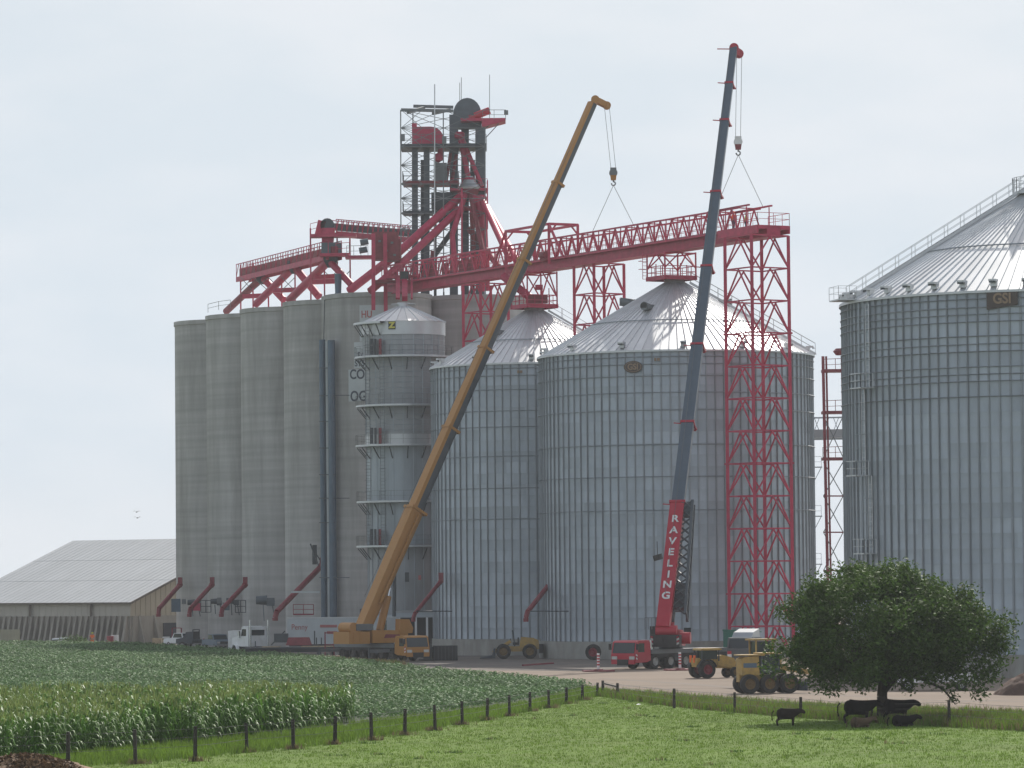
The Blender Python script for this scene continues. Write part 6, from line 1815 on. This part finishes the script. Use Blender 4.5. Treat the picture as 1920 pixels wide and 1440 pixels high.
def leaf_quads(pos, size, up=.4):
    n = len(pos)
    nrm = rng.normal(size=(n, 3)); nrm[:, 2] = np.abs(nrm[:, 2]) + up
    nrm /= np.linalg.norm(nrm, axis=1)[:, None]
    t = rng.normal(size=(n, 3)); t -= nrm * (t * nrm).sum(1)[:, None]; t /= np.linalg.norm(t, axis=1)[:, None]
    b = np.cross(nrm, t)
    s = size * rng.uniform(.65, 1.35, size=(n, 1))
    V = np.stack([pos - t * s, pos + b * s * .45 + nrm * s * .1, pos + t * s, pos - b * s * .45 + nrm * s * .1], 1).reshape(-1, 3)
    return V, np.arange(n * 4).reshape(n, 4)
Vq, Qq = leaf_quads(pos, .115)
add('crown', np_mesh('crown', Vq, Qq, [X['leaf']]), tr, Matrix())

# ================================================================== CROPS AND GRASS
def inside(pts, poly):
    x, y = pts[:, 0], pts[:, 1]; r = np.zeros(len(pts), bool); k = len(poly)
    for i in range(k):
        x0, y0 = poly[i][0], poly[i][1]; x1, y1 = poly[(i + 1) % k][0], poly[(i + 1) % k][1]
        c = ((y0 > y) != (y1 > y))
        with np.errstate(divide='ignore', invalid='ignore'):
            r ^= c & (x < (x1 - x0) * (y - y0) / (y1 - y0 + 1e-12) + x0)
    return r
def scatter_templates(name, P, temps, scales, m_list, kind='stuff', rotz=None):
    """One mesh: each point gets a turned, scaled copy of one of the templates (verts, quads, material)."""
    Vs, Qs, Ms = [], [], []; off = 0
    pick = rng.integers(0, len(temps), len(P))
    for ti, (tv, tq, tm) in enumerate(temps):
        idx = np.where(pick == ti)[0]
        if not len(idx): continue
        a = rng.uniform(0, 2 * math.pi, len(idx)) if rotz is None else rotz[idx]
        ca, sa = np.cos(a)[:, None], np.sin(a)[:, None]; s = scales[idx][:, None]
        x = (tv[:, 0] * ca - tv[:, 1] * sa) * s + P[idx, 0][:, None]
        y = (tv[:, 0] * sa + tv[:, 1] * ca) * s + P[idx, 1][:, None]
        z = tv[:, 2][None, :] * s + P[idx, 2][:, None]
        V = np.stack([x, y, z], 2).reshape(-1, 3)
        nv = len(tv)
        Q = (tq[None, :, :] + (np.arange(len(idx)) * nv)[:, None, None]).reshape(-1, 4) + off
        Vs.append(V); Qs.append(Q); Ms.append(np.tile(tm, len(idx))); off += len(V)
    me = np_mesh(name, np.concatenate(Vs), np.concatenate(Qs), m_list, np.concatenate(Ms))
    return tag(add(name, me), kind=kind)

def corn_template():
    V, Q, M = [], [], []
    H = 1.78
    def strip(path, wid, side, m_):
        b = len(V)
        for p, w in zip(path, wid):
            V.append(tuple(np.array(p) - np.array(side) * w)); V.append(tuple(np.array(p) + np.array(side) * w))
        for i in range(len(path) - 1):
            Q.append((b + 2 * i, b + 2 * i + 1, b + 2 * i + 3, b + 2 * i + 2)); M.append(m_)
    strip([(0, 0, 0), (0, 0, H)], [.02, .012], (1, 0, 0), 0)
    strip([(0, 0, 0), (0, 0, H)], [.02, .012], (0, 1, 0), 0)
    for i in range(11):
        h = .2 + 1.45 * i / 10; a = math.pi * (i % 2) + rng.uniform(-.5, .5); L = rng.uniform(.5, .72) * (1 if i < 9 else .75)
        d = np.array((math.cos(a), math.sin(a), 0)); sd = (-math.sin(a), math.cos(a), 0)
        rise = rng.uniform(.18, .34)
        strip([np.array((0, 0, h)), d * L * .4 + (0, 0, h + rise), d * L * .8 + (0, 0, h + rise * .8), d * L * 1.1 + (0, 0, h - rng.uniform(.0, .3))], [.025, .05, .042, .006], sd, 0)
    for i in range(5):
        a = rng.uniform(0, 6.28); d = np.array((math.cos(a), math.sin(a), 0))
        strip([(0, 0, H - .05), d * .10 + np.array((0, 0, H + .17)), d * .17 + np.array((0, 0, H + .30))], [.014, .020, .010], (-math.sin(a), math.cos(a), 0), 1)
    return np.array(V), np.array(Q), np.array(M)
corn_poly = [G(*p) for p in ((-160, 1438), (60, 1426), (150, 1417), (300, 1400), (460, 1383), (600, 1365), (668, 1353))] + [GD(640, 222), GD(-160, 222)]
dirv = (corn_poly[6] - corn_poly[1]).normalized()
perp = Vector((-dirv.y, dirv.x, 0))
pts = []
o = corn_poly[1]
for r in range(-4, 70):
    for k in range(0, 420):
        q = o + perp * (r * .74 + rng.uniform(-.06, .06)) + dirv * (k * .23 - 30 + rng.uniform(-.07, .07))
        pts.append((q.x, q.y, 0))
pts = np.array(pts); pts = pts[inside(pts, corn_poly)]
pts = pts[(rng.random(len(pts)) < .93) & (np.sin(pts[:, 0] * 1.9 + 2 * np.sin(pts[:, 1] * 1.3)) > -.93)]
scatter_templates('corn_plants', pts, [corn_template() for _ in range(6)], rng.uniform(.8, 1.08, len(pts)) * (1 + .08 * np.sin(pts[:, 0] * .7 + np.sin(pts[:, 1] * .4) * 2)), [X['corn'], X['tassel']])

def soy_template(nl=15, R=.34, H=.62):
    V, Q = [], []
    for i in range(nl):
        u = rng.random(); a = rng.uniform(0, 6.28); el = math.acos(1 - u * .95)
        c = np.array((R * math.sin(el) * math.cos(a), R * math.sin(el) * math.sin(a), H * (.35 + .65 * math.cos(el))))
        nrm = np.array((math.sin(el) * math.cos(a), math.sin(el) * math.sin(a), .9 * math.cos(el) + .4)) + rng.normal(size=3) * .35
        nrm /= np.linalg.norm(nrm)
        t = np.cross(nrm, rng.normal(size=3)); t /= np.linalg.norm(t); b = np.cross(nrm, t)
        s = rng.uniform(.055, .09)
        k = len(V)
        V += [c - t * s, c + b * s * .8, c + t * s, c - b * s * .8]; Q.append((k, k + 1, k + 2, k + 3))
    return np.array(V), np.array(Q), np.zeros(nl, int)
soy_poly = [G(*p) for p in ((-190, 1211), (0, 1212), (250, 1215), (480, 1231), (700, 1252), (800, 1264), (1000, 1282.5), (1104, 1293), (1040, 1309), (960, 1323), (850, 1339), (760, 1350), (668, 1356))] + [GD(640, 224), GD(-160, 224)]
sd_ = Vector((.985, -.17, 0)).normalized(); sp_ = Vector((-sd_.y, sd_.x, 0))
gx, gy = np.meshgrid(np.arange(-115, 40, .36), np.arange(-40, 340, .78))
base = np.array((0, 225))
P = np.stack([base[0] + sd_.x * gx + sp_.x * gy, base[1] + sd_.y * gx + sp_.y * gy], -1).reshape(-1, 2)
P += rng.uniform(-.09, .09, P.shape)
keep = rng.random(len(P)) < np.interp(P[:, 1], [230, 400, 530], [1, .75, .55])
P = P[keep]; P = np.concatenate([P, np.zeros((len(P), 1))], 1)
P = P[inside(P, soy_poly)]
scatter_templates('soybean_plants', P, [soy_template() for _ in range(8)], rng.uniform(.8, 1.2, len(P)) * np.interp(P[:, 1], [230, 530], [1, 1.25]), [X['soy']])

def tuft_template(nb, h, spread, w, m_=0, lean=.35):
    V, Q = [], []
    for i in range(nb):
        a = rng.uniform(0, 6.28); r = spread * math.sqrt(rng.random()); c = np.array((r * math.cos(a), r * math.sin(a), 0))
        d = np.array((math.cos(a + rng.normal()), math.sin(a + rng.normal()), 0)); hh = h * rng.uniform(.6, 1.15)
        sd = np.array((-d[1], d[0], 0)) * w
        m = c + d * hh * lean * .35 + (0, 0, hh * .6); t = c + d * hh * lean + (0, 0, hh)
        k = len(V)
        V += [c - sd, c + sd, m + sd * .8, m - sd * .8, t + sd * .15, t - sd * .15]; Q += [(k, k + 1, k + 2, k + 3), (k + 3, k + 2, k + 4, k + 5)]
    return np.array(V), np.array(Q), np.full(nb * 2, m_)
def scatter_in(poly, n, bounds):
    P = np.stack([rng.uniform(bounds[0], bounds[1], n), rng.uniform(bounds[2], bounds[3], n), np.zeros(n)], 1)
    return P[inside(P, poly)]
past_poly = [(p.x, p.y) for p in past]
P = scatter_in(past_poly, 150000, (-26, 34, 150, 264))
k = np.sin(P[:, 0] * .55 + 1.7 * np.sin(P[:, 1] * .13)) * np.cos(P[:, 1] * .21 + .8 * np.sin(P[:, 0] * .31))
P = P[(rng.random(len(P)) < .62 + .12 * k)]
scatter_templates('pasture_grass', P, [tuft_template(4, .07, .16, .010) for _ in range(9)] + [tuft_template(5, .12, .12, .012)], rng.uniform(.6, 1.3, len(P)), [X['grass']])
P = scatter_in(past_poly, 80, (-26, 34, 152, 262))
P = np.concatenate([P + np.concatenate([rng.normal(size=(len(P), 2)) * .22, np.zeros((len(P), 1))], 1) for _ in range(9)])
scatter_templates('pasture_weeds', P, [tuft_template(7, .10, .14, .016) for _ in range(4)] + [tuft_template(5, .16, .1, .012, 1)], rng.uniform(.6, 1.4, len(P)), [X['weed'], X['drygrass']])
strip_poly = [(p.x, p.y) for p in strip]
P = scatter_in(strip_poly, 60000, (-30, 8, 150, 282))
scatter_templates('fence_line_grass', P, [tuft_template(6, .30, .16, .016) for _ in range(5)], rng.uniform(.5, 1.3, len(P)), [X['grass']])
# dry tufts round the post feet
P = np.concatenate([np.array(p)[None, :] + np.concatenate([rng.normal(size=(26, 2)) * (.28, .22), np.zeros((26, 1))], 1) for p in P1])
scatter_templates('dry_post_grass', P, [tuft_template(6, .28, .12, .014) for _ in range(4)], rng.uniform(.5, 1.1, len(P)), [X['drygrass']])
verge_poly = [(p.x, p.y) for p in verge]
P = scatter_in(verge_poly, 60000, (4, 40, 195, 272))
tt = [tuft_template(7, .46, .18, .018) for _ in range(3)] + [tuft_template(6, .5, .16, .016, 1), tuft_template(7, .42, .18, .016, 1)]
scatter_templates('verge_grass', P, tt, rng.uniform(.5, 1.2, len(P)), [X['grass'], X['drygrass']])
# reddish weeds between the soybeans and the parked trucks, greener clumps beyond
wl_ = [G(480, 1232), G(640, 1246), G(735, 1252)]
P = []
for a, b_ in zip(wl_[:-1], wl_[1:]):
    for i in range(900):
        q = a.lerp(b_, rng.random()); P.append((q.x + rng.normal() * .6, q.y + rng.uniform(-1, 3), 0))
scatter_templates('field_edge_weeds', np.array(P), [tuft_template(8, .55, .2, .03, 1), tuft_template(8, .5, .2, .03, 1), tuft_template(8, .5, .2, .03, 0)], rng.uniform(.6, 1.3, len(P)), [X['weed'], X['drygrass']])
def weed(label, px, d, w, h, n):
    t = thing('weed_clump', label, 'weeds', tuple(GD(px, d)), 0, 'weed clumps at the field edge')
    c = np.array(GD(px, d))
    dd = rng.normal(size=(n, 3)); dd /= np.linalg.norm(dd, axis=1)[:, None]; dd[:, 2] = np.abs(dd[:, 2])
    pos = c + dd * rng.uniform(.2, 1, (n, 1)) * np.array((w, w * .6, h))
    V, Q = leaf_quads(pos, .16)
    add('leaves', np_mesh('leaves', V, Q, [X['weed']]), t, Matrix())
    b = MB()
    for i in range(6): b.beam(tuple(c), tuple(c + np.array((rng.uniform(-.5, .5) * w, rng.uniform(-.3, .3) * w, h * .7))), .05)
    b.put('stems', X['weed'], t)
weed('large weed clump by the pale pipes in front of the shed', 136, 500, 2.3, 1.5, 900)
weed('smaller weed clump just left of the worker in orange', 156, 497, 1.2, .9, 350)
weed('low weed clump at the corner where the soybeans meet the yard', 704, 356, 1.1, .7, 300)
weed('long low weeds before the tan board fence', 40, 499, 4.5, .9, 900)

# compost heap in the corner, dirt heap by the largest bin
def heap(name, label, cat, c, rx, ry, h, m_, jag):
    t = thing(name, label, cat, tuple(c))
    n = 40; vs, fs = [], []
    for j in range(14):
        f = j / 13
        for i in range(n):
            a = 2 * math.pi * i / n
            r = 1 - f
            k = 1 + jag * math.sin(3 * a + 1.3) * .4 + jag * rng.uniform(-.5, .5) * .3
            vs.append((c.x + rx * r * k * math.cos(a), c.y + ry * r * k * math.sin(a), h * (1 - r ** 1.7) * (1 + jag * rng.uniform(-.25, .25)) - .02))
    for j in range(13):
        for i in range(n): fs.append((j * n + i, j * n + (i + 1) % n, (j + 1) * n + (i + 1) % n, (j + 1) * n + i))
    fs.append(tuple(13 * n + i for i in range(n)))
    MB().raw(vs, fs).put('mound', m_, t, smooth=True)
    return t
hp1 = heap('compost_heap', 'brown heap of old straw and stalks in the corner of the pasture', 'compost heap', G(48, 1452), 2.7, 1.8, .74, X['straw'], .5)
c_ = np.array(G(48, 1452)); n = 2600
a = rng.uniform(0, 6.28, n); r = np.sqrt(rng.random(n))
pos = np.stack([c_[0] + 2.6 * r * np.cos(a), c_[1] + 1.8 * r * np.sin(a), .74 * (1 - r ** 1.7) + rng.uniform(0, .09, n)], 1)
V, Q = leaf_quads(pos, .13, .2)
add('stalks', np_mesh('stalks', V, Q, [X['straw']]), hp1, Matrix())
heap('dirt_heap', 'dark brown dirt heap beside the largest bin at the picture edge', 'dirt heap', GD(1925, 258), 2.4, 2.0, 1.35, X['dirt'], .3)
sk = thing('white_rag', 'small white scrap lying in the grass by the verge', 'scrap', tuple(G(1197, 1322)))
MB().raw([(-.12, -.1, .02), (.15, -.08, .05), (.18, .1, .02), (0, .14, .09), (-.14, .08, .03)], [(0, 1, 2, 3, 4), (4, 3, 2, 1, 0)]).put('cloth', X['white'], sk, True)

# ================================================================== HAZE
hz_ = MB().box((0, 1500, 34), (4600, 3300, 70)).mesh('haze', [])
hm_ = bpy.data.materials.new('haze_air'); hm_.use_nodes = True
nt2 = hm_.node_tree
for nd in list(nt2.nodes):
    if nd.type == 'BSDF_PRINCIPLED': nt2.nodes.remove(nd)
pv = nt2.nodes.new('ShaderNodeVolumePrincipled')
pv.inputs['Color'].default_value = (.90, .93, .97, 1)
pv.inputs['Density'].default_value = HAZE_DENSITY = 0.00014
pv.inputs['Anisotropy'].default_value = 0.2
nt2.links.new(pv.outputs['Volume'], nt2.nodes['Material Output'].inputs['Volume'])
hz_.materials.append(hm_)
tag(add('haze', hz_), kind='stuff')
